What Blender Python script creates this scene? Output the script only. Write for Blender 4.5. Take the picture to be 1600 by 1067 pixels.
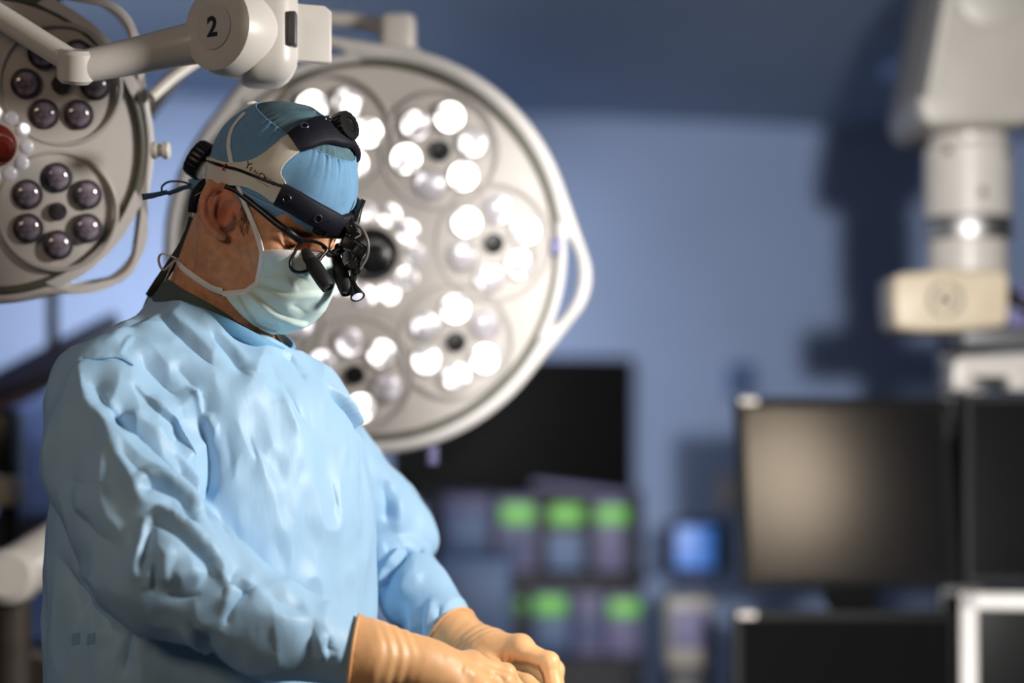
import bpy, bmesh, math, random
import numpy as np
from mathutils import Vector, Matrix
from mathutils.bvhtree import BVHTree
from mathutils.geometry import delaunay_2d_cdt

for o in list(bpy.data.objects):
    bpy.data.objects.remove(o, do_unlink=True)
scene = bpy.context.scene
COL = scene.collection
random.seed(7)
RNG = np.random.default_rng(11)

# ------------------------------------------------------------------ camera
CAM_D, CAM_H, HOR = 2.6, 1.31, 690.0          # distance of the surgeon, camera height, horizon row
K = 0.84e-3 / 2.6                              # metres per pixel per metre of distance
cam_data = bpy.data.cameras.new('camera')
cam = bpy.data.objects.new('camera', cam_data)
COL.objects.link(cam)
cam.location = (0, -CAM_D, CAM_H)
cam.rotation_euler = (math.pi / 2, 0, 0)
cam_data.sensor_width = 36
cam_data.lens = 36 / (1600 * K)
cam_data.shift_y = (HOR - 533.5) / 1600.0
cam_data.clip_start = 0.05
cam_data.dof.use_dof = True
cam_data.dof.focus_distance = 2.535
cam_data.dof.aperture_fstop = 1.3
scene.camera = cam
CAMLOC = Vector(cam.location)


def W(px, py, y=0.0):
    d = CAM_D + y
    return Vector(((px - 800) * K * d, y, CAM_H + (HOR - py) * K * d))


# ------------------------------------------------------------------ world, lamps, exposure
world = bpy.data.worlds.new('world')
scene.world = world
world.use_nodes = True
wb = world.node_tree.nodes['Background']
wb.inputs[0].default_value = (1.0, 0.86, 0.70, 1)
wb.inputs[1].default_value = 0.05
scene.view_settings.view_transform = 'Standard'
scene.view_settings.look = 'None'
scene.view_settings.gamma = 1.0
scene.view_settings.use_curve_mapping = False
scene.view_settings.exposure = 0.0


def lamp(name, kind, loc, target, energy, color, **kw):
    L = bpy.data.lights.new(name, kind)
    L.energy = energy
    L.color = color
    for k_, v in kw.items():
        setattr(L, k_, v)
    o = bpy.data.objects.new(name, L)
    COL.objects.link(o)
    o.location = loc
    d = Vector(target) - Vector(loc)
    o.rotation_euler = d.to_track_quat('-Z', 'Y').to_euler()
    return o


# operating lamp outside the frame, up to the right: the key on the surgeon
lamp('operating_key_lamp', 'AREA', (1.50, -0.45, 1.95), (-0.30, 0.0, 1.25), 20.5, (1.0, 0.96, 0.91), shape='DISK', size=0.42, spread=math.radians(112))
# spot added behind the photographer for the frontal light on wall and tower
lamp('wall_spot_light', 'SPOT', (0.20, -4.0, 1.50), (1.30, 5.4, 1.40), 1600, (1.0, 0.98, 0.96), spot_size=math.radians(24), spot_blend=0.6, shadow_soft_size=0.06)
# added warm fill behind the photographer, no real panel: lifts the surgeon's shaded side
lamp('warm_fill_light', 'AREA', (-1.5, -2.6, 2.45), (-0.35, 0.0, 1.2), 5.6, (1.0, 0.77, 0.54), shape='RECTANGLE', size=1.2, size_y=0.6, spread=math.radians(100))
# light added out of frame at the left to brighten the ceiling
lamp('ceiling_lift_light', 'AREA', (-1.75, 2.3, 1.75), (-0.2, 3.2, 2.61), 7.0, (0.95, 0.97, 1.0), shape='RECTANGLE', size=0.6, size_y=0.3, spread=math.radians(130))
# wash added below the ceiling to brighten the far wall's left half
lamp('wall_wash_light', 'AREA', (-0.8, 2.9, 2.40), (-1.1, 5.2, 1.4), 17, (0.93, 0.96, 1.0), shape='RECTANGLE', size=1.6, size_y=0.3, spread=math.radians(78))


# ------------------------------------------------------------------ materials
MATS = {}


def mat(name, color, rough=0.5, metal=0.0, spec=0.5, var=0.0, var_scale=20, bump=0.0, bump_scale=200, stretch=(1, 1, 1),
        emit=None, emit_s=0.0, trans=0.0, ior=1.45, coat=0.0, sss=0.0, sheen=0.0, detail=3):
    m = bpy.data.materials.new(name)
    m.use_nodes = True
    nt = m.node_tree
    b = nt.nodes['Principled BSDF']
    b.inputs['Base Color'].default_value = (*color, 1)
    b.inputs['Roughness'].default_value = rough
    b.inputs['Metallic'].default_value = metal
    b.inputs['Specular IOR Level'].default_value = spec
    b.inputs['IOR'].default_value = ior
    b.inputs['Transmission Weight'].default_value = trans
    b.inputs['Coat Weight'].default_value = coat
    b.inputs['Sheen Weight'].default_value = sheen
    if sss:
        b.inputs['Subsurface Weight'].default_value = sss
        b.inputs['Subsurface Radius'].default_value = (0.012, 0.005, 0.003)
        b.inputs['Subsurface Scale'].default_value = 0.5
    if emit:
        b.inputs['Emission Color'].default_value = (*emit, 1)
        b.inputs['Emission Strength'].default_value = emit_s
    tc = nt.nodes.new('ShaderNodeTexCoord')
    mp = nt.nodes.new('ShaderNodeMapping')
    mp.inputs['Scale'].default_value = stretch
    nt.links.new(tc.outputs['Object'], mp.inputs['Vector'])
    n = nt.nodes.new('ShaderNodeTexNoise')
    n.inputs['Scale'].default_value = var_scale
    n.inputs['Detail'].default_value = detail
    nt.links.new(mp.outputs[0], n.inputs['Vector'])
    r = nt.nodes.new('ShaderNodeValToRGB')
    v = var
    r.color_ramp.elements[0].position = 0.3
    r.color_ramp.elements[1].position = 0.7
    r.color_ramp.elements[0].color = (*[max(c * (1 - v), 0) for c in color], 1)
    r.color_ramp.elements[1].color = (*[min(c * (1 + v), 1) for c in color], 1)
    nt.links.new(n.outputs['Fac'], r.inputs[0])
    nt.links.new(r.outputs[0], b.inputs['Base Color'])
    if bump:
        n2 = nt.nodes.new('ShaderNodeTexNoise')
        n2.inputs['Scale'].default_value = bump_scale
        n2.inputs['Detail'].default_value = detail
        nt.links.new(mp.outputs[0], n2.inputs['Vector'])
        bp = nt.nodes.new('ShaderNodeBump')
        bp.inputs['Strength'].default_value = bump
        bp.inputs['Distance'].default_value = 0.002
        nt.links.new(n2.outputs['Fac'], bp.inputs['Height'])
        nt.links.new(bp.outputs[0], b.inputs['Normal'])
    MATS[name] = m
    return m


M = {}
M['skin'] = mat('skin', (0.66, 0.32, 0.17), 0.48, var=0.16, var_scale=90, bump=0.25, bump_scale=900, sss=0.15)
M['hair'] = mat('hair', (0.12, 0.075, 0.05), 0.5, var=0.3)
M['gown'] = mat('gown_cloth', (0.35, 0.55, 0.75), 0.46, spec=0.35, var=0.04, var_scale=8, bump=0.25, bump_scale=60, stretch=(1.4, 1.4, 0.6), detail=6)
nt_ = M['gown'].node_tree                      # crisp fine creases of the non-woven cloth
rn_ = nt_.nodes.new('ShaderNodeTexNoise')
rn_.noise_type = 'RIDGED_MULTIFRACTAL'
rn_.inputs['Scale'].default_value = 9.0
rn_.inputs['Detail'].default_value = 3.0
rn_.inputs['Roughness'].default_value = 0.45
rn_.inputs['Distortion'].default_value = 0.6
rb_ = nt_.nodes.new('ShaderNodeBump')
rb_.inputs['Strength'].default_value = 0.30
rb_.inputs['Distance'].default_value = 0.006
bs_ = nt_.nodes['Principled BSDF']
mp_ = [n_ for n_ in nt_.nodes if n_.type == 'MAPPING'][0]
nt_.links.new(mp_.outputs[0], rn_.inputs['Vector'])
nt_.links.new(rn_.outputs['Fac'], rb_.inputs['Height'])
nt_.links.new(bs_.inputs['Normal'].links[0].from_socket, rb_.inputs['Normal'])
nt_.links.new(rb_.outputs[0], bs_.inputs['Normal'])
M['gown_dark'] = mat('gown_binding', (0.14, 0.36, 0.60), 0.6, var=0.1, bump=0.3, bump_scale=500)
M['scrub'] = mat('scrub_cloth', (0.085, 0.12, 0.11), 0.9, var=0.15, bump=0.3, bump_scale=900)
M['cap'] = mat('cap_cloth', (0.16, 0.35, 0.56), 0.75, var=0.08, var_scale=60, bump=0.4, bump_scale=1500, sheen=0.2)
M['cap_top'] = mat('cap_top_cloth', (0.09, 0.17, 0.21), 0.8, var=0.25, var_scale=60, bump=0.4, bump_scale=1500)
M['cap_tie'] = mat('cap_tie_cloth', (0.05, 0.13, 0.26), 0.8, var=0.1)
M['stitch'] = mat('stitching', (0.45, 0.58, 0.72), 0.8)
M['mask'] = mat('mask_paper', (0.68, 0.84, 0.79), 0.8, var=0.04, var_scale=60, bump=0.25, bump_scale=1200)
M['mask_w'] = mat('mask_strap', (0.88, 0.86, 0.84), 0.8, var=0.05, bump=0.3, bump_scale=1500)
M['glove'] = mat('glove_latex', (0.78, 0.43, 0.20), 0.42, spec=0.4, var=0.06, var_scale=40, bump=0.15, bump_scale=400, sss=0.05)
M['wplastic'] = mat('white_band_plastic', (0.80, 0.75, 0.64), 0.38, var=0.03, var_scale=80)
M['navy'] = mat('navy_neoprene', (0.007, 0.007, 0.015), 0.6, spec=0.3, var=0.1, bump=0.2, bump_scale=1500)
M['blackp'] = mat('black_plastic', (0.006, 0.006, 0.006), 0.34, var=0.1)
M['blackm'] = mat('black_rubber', (0.008, 0.008, 0.009), 0.6, var=0.1)
M['chrome'] = mat('chrome', (0.75, 0.72, 0.70), 0.18, metal=1.0)
M['red'] = mat('red_clip', (0.75, 0.02, 0.03), 0.4)
M['greycable'] = mat('grey_cable', (0.16, 0.15, 0.15), 0.4)
M['glass'] = mat('lens_glass', (0.95, 0.92, 0.95), 0.02, trans=1.0, ior=1.1)
M['ink'] = mat('navy_ink', (0.01, 0.012, 0.03), 0.6)
M['lamp_white'] = mat('lamp_white_paint', (0.66, 0.62, 0.57), 0.35, var=0.03)
M['lamp_rim'] = mat('lamp_rim_plastic', (0.60, 0.57, 0.55), 0.35, var=0.03)
M['lamp_face'] = mat('lamp_face_cover', (0.56, 0.52, 0.485), 0.3, var=0.04, var_scale=5)
M['gasket'] = mat('lamp_gasket', (0.10, 0.10, 0.075), 0.5)
M['pod_ring'] = mat('pod_ring', (0.44, 0.41, 0.38), 0.35)
M['lens_off'] = mat('lens_unlit', (0.20, 0.16, 0.20), 0.12, spec=1.0, coat=1.0, var=0.7, var_scale=90)
M['lens_cup'] = mat('lens_cup', (0.05, 0.045, 0.05), 0.25, var=0.6, var_scale=60)
M['maroon'] = mat('handle_cap', (0.16, 0.018, 0.010), 0.3)
M['cream'] = mat('cream_plastic', (0.50, 0.42, 0.30), 0.45, var=0.03)
M['boom'] = mat('boom_enamel', (0.45, 0.42, 0.385), 0.35, var=0.03)
M['boomgrey'] = mat('boom_grey_enamel', (0.30, 0.28, 0.25), 0.4, var=0.03)
M['boomdark'] = mat('boom_groove', (0.08, 0.08, 0.085), 0.4)
M['steel'] = mat('brushed_steel', (0.42, 0.41, 0.40), 0.45, metal=1.0, var=0.1)
M['bezel'] = mat('monitor_bezel', (0.007, 0.007, 0.007), 0.5, spec=0.15)
M['screen'] = mat('screen_glass', (0.008, 0.008, 0.009), 0.2, spec=0.4)
M['screen'].node_tree.nodes['Principled BSDF'].inputs['Specular Tint'].default_value = (1.0, 0.84, 0.66, 1)  # warm cast of the lamp's reflection is put into this tint
M['screen2'] = mat('screen_dark', (0.006, 0.006, 0.006), 0.12, spec=0.12)
M['wall'] = mat('wall_paint', (0.27, 0.355, 0.56), 0.7, var=0.03, var_scale=3, bump=0.1, bump_scale=120)
M['wall_warm'] = mat('wall_paint_warm', (0.45, 0.38, 0.30), 0.8, var=0.03)
M['ceil'] = mat('ceiling_paint', (0.27, 0.35, 0.49), 0.8, var=0.04, var_scale=3)
M['floor'] = mat('floor_vinyl', (0.16, 0.15, 0.15), 0.4, var=0.15, var_scale=6)
M['tv'] = mat('tv_black', (0.006, 0.006, 0.006), 0.5, spec=0.15)
M['devblue'] = mat('device_blue_grey', (0.06, 0.085, 0.20), 0.5, var=0.1)
M['devlav'] = mat('device_lavender', (0.135, 0.13, 0.26), 0.5, var=0.1)
M['devdark'] = mat('device_dark', (0.012, 0.013, 0.02), 0.5)
M['panelblue'] = mat('panel_blue', (0.09, 0.155, 0.31), 0.5, var=0.1)
M['green'] = mat('green_display', (0.05, 0.3, 0.02), 0.4, emit=(0.17, 0.52, 0.05), emit_s=0.48)
M['greendim'] = mat('green_display_dim', (0.02, 0.1, 0.01), 0.4, emit=(0.06, 0.25, 0.02), emit_s=0.35)
M['bluescreen'] = mat('blue_display', (0.05, 0.1, 0.3), 0.4, emit=(0.07, 0.21, 0.62), emit_s=0.8, var=0.3, var_scale=40)
M['paper'] = mat('white_sticker', (0.75, 0.68, 0.62), 0.6)
M['bluebin'] = mat('blue_drape', (0.16, 0.25, 0.58), 0.7, var=0.2)
M['brown'] = mat('brown_cabinet', (0.055, 0.042, 0.032), 0.6, var=0.2)
M['darkmetal'] = mat('dark_metal', (0.05, 0.05, 0.055), 0.45)
def led(name, color, strength, floor, lo, hi):
    """lens over an LED: the bright core and the reflector facets differ from lens to lens"""
    m = mat(name, (0.45, 0.42, 0.45), 0.2, spec=0.8, emit=color, emit_s=strength)
    nt = m.node_tree
    g = nt.nodes.new('ShaderNodeNewGeometry')
    n = nt.nodes.new('ShaderNodeTexNoise')
    n.inputs['Scale'].default_value = 34
    n.inputs['Detail'].default_value = 1.5
    nt.links.new(g.outputs['Position'], n.inputs['Vector'])
    r = nt.nodes.new('ShaderNodeMapRange')
    r.interpolation_type = 'SMOOTHSTEP'
    r.inputs['From Min'].default_value = lo
    r.inputs['From Max'].default_value = hi
    r.inputs['To Min'].default_value = floor
    r.inputs['To Max'].default_value = strength
    nt.links.new(n.outputs['Fac'], r.inputs['Value'])
    nt.links.new(r.outputs[0], nt.nodes['Principled BSDF'].inputs['Emission Strength'])
    return m


M['led0'] = led('led_bright', (1, 0.98, 0.94), 5.0, 0.6, 0.38, 0.54)
M['led1'] = led('led_medium', (1, 0.95, 0.92), 3.0, 0.20, 0.45, 0.62)
M['led2'] = led('led_soft', (0.95, 0.88, 0.92), 2.2, 0.14, 0.48, 0.66)
M['led3'] = led('led_dim', (0.80, 0.72, 0.80), 0.8, 0.05, 0.50, 0.70)
M['headled'] = mat('headlight_lens', (0.6, 0.6, 0.65), 0.2, emit=(0.75, 0.72, 0.85), emit_s=0.8)


# ------------------------------------------------------------------ object helpers
def tag(o, label=None, cat=None, group=None, kind=None):
    if label: o['label'] = label
    if cat: o['category'] = cat
    if group: o['group'] = group
    if kind: o['kind'] = kind
    return o


def adopt(o, parent):
    if parent is not None:
        o.parent = parent
        o.matrix_parent_inverse = MW[parent.name].inverted()
    return o


MW = {}


def note(o, m):
    MW[o.name] = m
    return o


def empty(name, loc):
    o = bpy.data.objects.new(name, None)
    o.empty_display_size = 0.05
    COL.objects.link(o)
    o.location = loc
    return note(o, Matrix.Translation(Vector(loc)))


def mesh(name, verts, faces, m, parent=None, smooth=True, auto=None):
    me = bpy.data.meshes.new(name)
    if isinstance(verts, np.ndarray):
        verts = verts.tolist()
    if isinstance(faces, np.ndarray):
        faces = faces.tolist()
    me.from_pydata([tuple(v) for v in verts], [], faces)
    me.validate()
    me.materials.append(m)
    if smooth:
        me.shade_smooth()
        if auto:
            me.set_sharp_from_angle(angle=math.radians(auto))
    o = bpy.data.objects.new(name, me)
    COL.objects.link(o)
    note(o, Matrix.Identity(4))
    return adopt(o, parent)


def bm_obj(name, bm, m, parent=None, smooth=True, auto=35):
    me = bpy.data.meshes.new(name)
    bmesh.ops.recalc_face_normals(bm, faces=bm.faces)
    bm.to_mesh(me)
    bm.free()
    me.materials.append(m)
    if smooth:
        me.shade_smooth()
        if auto:
            me.set_sharp_from_angle(angle=math.radians(auto))
    o = bpy.data.objects.new(name, me)
    COL.objects.link(o)
    note(o, Matrix.Identity(4))
    return adopt(o, parent)


def share(src, name, matrix, parent):
    """another object on the same mesh, placed by a world matrix"""
    o = bpy.data.objects.new(name, src.data)
    COL.objects.link(o)
    o.matrix_world = matrix
    note(o, matrix.copy())
    adopt(o, parent)
    if parent is not None:
        o.matrix_basis = matrix
    return o


def frame_from(axis, up=(0, 0, 1)):
    z = Vector(axis).normalized()
    x = Vector(up).cross(z)
    if x.length < 1e-4:
        x = Vector((1, 0, 0)).cross(z)
    x.normalize()
    y = z.cross(x)
    return Matrix((x, y, z)).transposed()


def box_bm(size, bevel=0.0, seg=3, mtx=None, bm=None):
    own = bm is None
    b = bmesh.new()
    bmesh.ops.create_cube(b, size=1.0)
    bmesh.ops.scale(b, vec=Vector(size), verts=b.verts)
    if bevel:
        bmesh.ops.bevel(b, geom=b.edges[:], offset=bevel, segments=seg, profile=0.5, affect='EDGES')
    if mtx is not None:
        bmesh.ops.transform(b, matrix=mtx, verts=b.verts)
    if own:
        return b
    tmp = bpy.data.meshes.new('tmp')
    b.to_mesh(tmp)
    b.free()
    bm.from_mesh(tmp)
    bpy.data.meshes.remove(tmp)
    return bm


def box(name, center, size, m, parent=None, bevel=0.004, rot=None, seg=3):
    mt = Matrix.Translation(Vector(center))
    if rot is not None:
        mt = mt @ (rot.to_4x4() if isinstance(rot, Matrix) else Matrix.Rotation(rot, 4, 'Z'))
    return bm_obj(name, box_bm(size, bevel, seg, mt), m, parent)


def lathe(name, profile, center, axis, m, parent=None, n=32, up=(0, 0, 1), auto=35, wob=None):
    """profile: list of (radius, height along axis)"""
    R = frame_from(axis, up)
    c = Vector(center)
    vs, fs = [], []
    for (r, h) in profile:
        for i in range(n):
            a = 2 * math.pi * i / n
            rr = r if wob is None else wob(r, h, a)
            vs.append(c + R @ Vector((rr * math.cos(a), rr * math.sin(a), h)))
    for j in range(len(profile) - 1):
        for i in range(n):
            fs.append((j * n + i, j * n + (i + 1) % n, (j + 1) * n + (i + 1) % n, (j + 1) * n + i))
    fs.append(tuple(range(n))[::-1])
    fs.append(tuple(range((len(profile) - 1) * n, len(profile) * n)))
    return mesh(name, vs, fs, m, parent, True, auto)


def catmull(pts, per=6, closed=False):
    P = [Vector(p) for p in pts]
    n = len(P)
    out = []
    rng = range(n) if closed else range(n - 1)
    for i in rng:
        p0 = P[(i - 1) % n] if (closed or i > 0) else P[0] * 2 - P[1]
        p1, p2 = P[i], P[(i + 1) % n]
        p3 = P[(i + 2) % n] if (closed or i + 2 < n) else P[-1] * 2 - P[-2]
        for k_ in range(per):
            t = k_ / per
            out.append(0.5 * ((2 * p1) + (p2 - p0) * t + (2 * p0 - 5 * p1 + 4 * p2 - p3) * t * t + (3 * p1 - p0 - 3 * p2 + p3) * t ** 3))
    if not closed:
        out.append(P[-1])
    return out


def tube(name, pts, r, m, parent=None, n=12, closed=False, per=6, rz=None, smooth_path=True, upv=(0, 0, 1), caps=True):
    """tube of radius r (number or per-point list) along pts; rz = second half axis for a flattened section"""
    rl = r if isinstance(r, (list, tuple)) else None
    P = catmull(pts, per, closed) if smooth_path else [Vector(p) for p in pts]
    cnt = len(P)
    if rl:
        rr = [float(np.interp(i / max(cnt - 1, 1) * (len(rl) - 1), range(len(rl)), rl)) for i in range(cnt)]
    else:
        rr = [r] * cnt
    vs, fs = [], []
    prev = None
    for i, p in enumerate(P):
        t = (P[(i + 1) % cnt] - P[i - 1]) if (closed or 0 < i < cnt - 1) else ((P[1] - P[0]) if i == 0 else (P[-1] - P[-2]))
        t.normalize()
        if prev is None:
            a = Vector(upv).cross(t)
            if a.length < 1e-3:
                a = Vector((1, 0, 0)).cross(t)
        else:
            a = prev - t * prev.dot(t)
        a.normalize()
        prev = a
        b = t.cross(a)
        for k_ in range(n):
            an = 2 * math.pi * k_ / n
            vs.append(p + a * (rr[i] * math.cos(an)) + b * ((rz if rz else rr[i]) * math.sin(an)))
    for i in range(cnt if closed else cnt - 1):
        for k_ in range(n):
            i2 = (i + 1) % cnt
            fs.append((i * n + k_, i * n + (k_ + 1) % n, i2 * n + (k_ + 1) % n, i2 * n + k_))
    if not closed and caps:
        fs.append(tuple(range(n))[::-1])
        fs.append(tuple(range((cnt - 1) * n, cnt * n)))
    return mesh(name, vs, fs, m, parent, True, 50)


def ribbon(name, pts, normals, width, thick, m, parent=None, closed=False, per=5):
    """flat strap: pts on a surface, normals = outward, rounded box section"""
    P = catmull(pts, per, closed)
    N = [v.normalized() for v in catmull(normals, per, closed)]
    cnt = len(P)
    wl = width if isinstance(width, (list, tuple)) else [width, width]
    vs, fs = [], []
    for i, p in enumerate(P):
        t = (P[(i + 1) % cnt] - P[i - 1]) if (closed or 0 < i < cnt - 1) else ((P[1] - P[0]) if i == 0 else (P[-1] - P[-2]))
        t.normalize()
        nn = (N[i] - t * N[i].dot(t)).normalized()
        s = t.cross(nn)
        w = float(np.interp(i / max(cnt - 1, 1) * (len(wl) - 1), range(len(wl)), wl)) / 2
        h = thick
        for (a, b) in ((-1, 0), (-1, .6), (-.8, 1), (.8, 1), (1, .6), (1, 0)):
            vs.append(p + s * (w * a) + nn * (h * b))
    n = 6
    for i in range(cnt if closed else cnt - 1):
        i2 = (i + 1) % cnt
        for k_ in range(n):
            fs.append((i * n + k_, i * n + (k_ + 1) % n, i2 * n + (k_ + 1) % n, i2 * n + k_))
    if not closed:
        fs.append(tuple(range(n))[::-1])
        fs.append(tuple(range((cnt - 1) * n, cnt * n)))
    return mesh(name, vs, fs, m, parent, True, 60)


# ------------------------------------------------------------------ signed-distance sculpting
class Field:
    def __init__(s, xs, ys, zs):
        s.xs, s.ys, s.zs = [np.asarray(a, np.float32) for a in (xs, ys, zs)]
        s.F = np.full((len(xs), len(ys), len(zs)), 0.5, np.float32)

    def win(s, lo, hi):
        sl = []
        for a, l, h in zip((s.xs, s.ys, s.zs), lo, hi):
            i0 = max(int(np.searchsorted(a, l)) - 1, 0)
            i1 = min(int(np.searchsorted(a, h)) + 1, len(a))
            if i1 <= i0:
                return None, None
            sl.append(slice(i0, i1))
        X, Y, Z = s.xs[sl[0]][:, None, None], s.ys[sl[1]][None, :, None], s.zs[sl[2]][None, None, :]
        return tuple(sl), (X, Y, Z)

    def put(s, sl, d, k, mode):
        a = s.F[sl]
        if mode == 'add':
            if k <= 0:
                s.F[sl] = np.minimum(a, d)
            else:
                h = np.maximum(k - np.abs(a - d), 0) / k
                s.F[sl] = np.minimum(a, d) - h * h * k * 0.25
        else:
            d = -d
            if k <= 0:
                s.F[sl] = np.maximum(a, d)
            else:
                h = np.maximum(k - np.abs(a - d), 0) / k
                s.F[sl] = np.maximum(a, d) + h * h * k * 0.25

    def cone(s, a, b, ra, rb, k=0.02, mode='add', pad=0.05):
        a, b = np.array(a), np.array(b)
        R = max(ra, rb) + k + pad
        sl, g = s.win(np.minimum(a, b) - R, np.maximum(a, b) + R)
        if sl is None:
            return
        X, Y, Z = g
        ba = b - a
        L2 = float(ba @ ba) + 1e-12
        t = np.clip(((X - a[0]) * ba[0] + (Y - a[1]) * ba[1] + (Z - a[2]) * ba[2]) / L2, 0, 1)
        d = np.sqrt((X - a[0] - t * ba[0]) ** 2 + (Y - a[1] - t * ba[1]) ** 2 + (Z - a[2] - t * ba[2]) ** 2) - (ra + t * (rb - ra))
        s.put(sl, d.astype(np.float32), k, mode)

    def chain(s, pts, radii, k=0.01, mode='add', pad=0.02):
        for i in range(len(pts) - 1):
            s.cone(pts[i], pts[i + 1], radii[i], radii[i + 1], k, mode, pad)

    def ell(s, c, r, R=None, k=0.02, mode='add', pad=0.05):
        """ellipsoid; R columns are its axes"""
        c, r = np.array(c), np.array(r)
        Rm = np.eye(3) if R is None else np.array(R)
        ext = np.sqrt(((Rm * r) ** 2).sum(1)) + k + pad
        sl, g = s.win(c - ext, c + ext)
        if sl is None:
            return
        X, Y, Z = g[0] - c[0], g[1] - c[1], g[2] - c[2]
        q = [Rm[0, i] * X + Rm[1, i] * Y + Rm[2, i] * Z for i in range(3)]
        k0 = np.sqrt((q[0] / r[0]) ** 2 + (q[1] / r[1]) ** 2 + (q[2] / r[2]) ** 2)
        k1 = np.sqrt((q[0] / r[0] ** 2) ** 2 + (q[1] / r[1] ** 2) ** 2 + (q[2] / r[2] ** 2) ** 2) + 1e-9
        s.put(sl, (k0 * (k0 - 1) / k1).astype(np.float32), k, mode)

    def nets(s):
        F = s.F
        nx, ny, nz = F.shape
        ins = F < 0
        cnt = np.zeros((nx - 1, ny - 1, nz - 1), np.int8)
        cor = [(i, j, k_) for i in (0, 1) for j in (0, 1) for k_ in (0, 1)]
        for (i, j, k_) in cor:
            cnt += ins[i:nx - 1 + i, j:ny - 1 + j, k_:nz - 1 + k_]
        I, J, Kk = np.nonzero((cnt > 0) & (cnt < 8))
        idx = np.full(cnt.shape, -1, np.int32)
        idx[I, J, Kk] = np.arange(len(I))
        acc = np.zeros((len(I), 3))
        num = np.zeros(len(I))
        val = {c: F[I + c[0], J + c[1], Kk + c[2]].astype(np.float64) for c in cor}
        for a in cor:
            for ax in range(3):
                if a[ax]:
                    continue
                b = list(a); b[ax] = 1; b = tuple(b)
                va, vb = val[a], val[b]
                m_ = (va < 0) != (vb < 0)
                t = np.where(m_, va / np.where(m_, va - vb, 1), 0)
                p = np.array(a, float)[None, :].repeat(len(I), 0)
                p[:, ax] = t
                acc[m_] += p[m_]
                num[m_] += 1
        acc /= num[:, None]

        def co(ax, base, fr):
            return ax[base] + fr * (ax[base + 1] - ax[base])
        V = np.stack([co(s.xs, I, acc[:, 0]), co(s.ys, J, acc[:, 1]), co(s.zs, Kk, acc[:, 2])], 1)
        quads = []
        # x edges
        a, b = ins[:-1, 1:-1, 1:-1], ins[1:, 1:-1, 1:-1]
        for flip, m_ in ((False, a & ~b), (True, ~a & b)):
            i, j, k_ = np.nonzero(m_); j = j + 1; k_ = k_ + 1
            q = np.stack([idx[i, j - 1, k_ - 1], idx[i, j, k_ - 1], idx[i, j, k_], idx[i, j - 1, k_]], 1)
            quads.append(q[:, ::-1] if flip else q)
        a, b = ins[1:-1, :-1, 1:-1], ins[1:-1, 1:, 1:-1]
        for flip, m_ in ((True, a & ~b), (False, ~a & b)):
            i, j, k_ = np.nonzero(m_); i = i + 1; k_ = k_ + 1
            q = np.stack([idx[i - 1, j, k_ - 1], idx[i, j, k_ - 1], idx[i, j, k_], idx[i - 1, j, k_]], 1)
            quads.append(q[:, ::-1] if flip else q)
        a, b = ins[1:-1, 1:-1, :-1], ins[1:-1, 1:-1, 1:]
        for flip, m_ in ((False, a & ~b), (True, ~a & b)):
            i, j, k_ = np.nonzero(m_); i = i + 1; j = j + 1
            q = np.stack([idx[i - 1, j - 1, k_], idx[i, j - 1, k_], idx[i, j, k_], idx[i - 1, j, k_]], 1)
            quads.append(q[:, ::-1] if flip else q)
        Q = np.concatenate(quads)
        Q = Q[(Q >= 0).all(1)]
        return V, Q


def vnormals(V, Q):
    n = np.cross(V[Q[:, 2]] - V[Q[:, 0]], V[Q[:, 3]] - V[Q[:, 1]])
    N = np.zeros_like(V)
    for c in range(4):
        np.add.at(N, Q[:, c], n)
    return N / (np.linalg.norm(N, axis=1, keepdims=True) + 1e-12)


def relax(V, Q, it=2, lam=0.5, mask=None):
    for _ in range(it):
        S = np.zeros_like(V); C = np.zeros(len(V))
        for c in range(4):
            a, b = Q[:, c], Q[:, (c + 1) % 4]
            np.add.at(S, a, V[b]); np.add.at(C, a, 1)
            np.add.at(S, b, V[a]); np.add.at(C, b, 1)
        D = S / np.maximum(C, 1)[:, None] - V
        if mask is not None:
            D *= mask[:, None]
        V = V + lam * D
    return V


def facet(V, Q, it_n=8, sig=0.35, it_v=8, keep=None):
    """bilateral filtering of the face normals, then fitting the points to them: soft lumps become flat planes with crisp creases, as in stiff cloth"""
    nf = len(Q)
    e = np.concatenate([np.stack([Q[:, c], Q[:, (c + 1) % 4]], 1) for c in range(4)])
    fi = np.tile(np.arange(nf), 4)
    key = np.sort(e, 1)
    k1 = key[:, 0].astype(np.int64) * len(V) + key[:, 1]
    o = np.argsort(k1, kind='stable')
    ks, fs = k1[o], fi[o]
    same = np.nonzero(ks[1:] == ks[:-1])[0]
    A, Bb = fs[same], fs[same + 1]
    def fn(V):
        n = np.cross(V[Q[:, 2]] - V[Q[:, 0]], V[Q[:, 3]] - V[Q[:, 1]])
        return n / (np.linalg.norm(n, axis=1, keepdims=True) + 1e-12)
    N0 = fn(V)
    N = N0.copy()
    for _ in range(it_n):
        d2 = ((N[A] - N[Bb]) ** 2).sum(1)
        w = np.exp(-d2 / (2 * sig * sig))[:, None]
        S = N.copy()
        for c in range(3):
            S[:, c] += np.bincount(A, (w[:, 0] * N[Bb, c]), nf) + np.bincount(Bb, (w[:, 0] * N[A, c]), nf)
        N = S / (np.linalg.norm(S, axis=1, keepdims=True) + 1e-12)
    cnt = np.bincount(Q.ravel(), minlength=len(V)).astype(float)
    V = V.copy()
    V0 = V.copy()
    for _ in range(it_v):
        C = V[Q].mean(1)
        D = np.zeros_like(V)
        for c in range(4):
            q = Q[:, c]
            s = ((C - V[q]) * N).sum(1)[:, None] * N
            for k_ in range(3):
                D[:, k_] += np.bincount(q, s[:, k_], len(V))
        V += D / np.maximum(cnt, 1)[:, None]
    return V


def bvh_of(V, Q):
    return BVHTree.FromPolygons([tuple(v) for v in V], [tuple(q) for q in Q])


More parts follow.
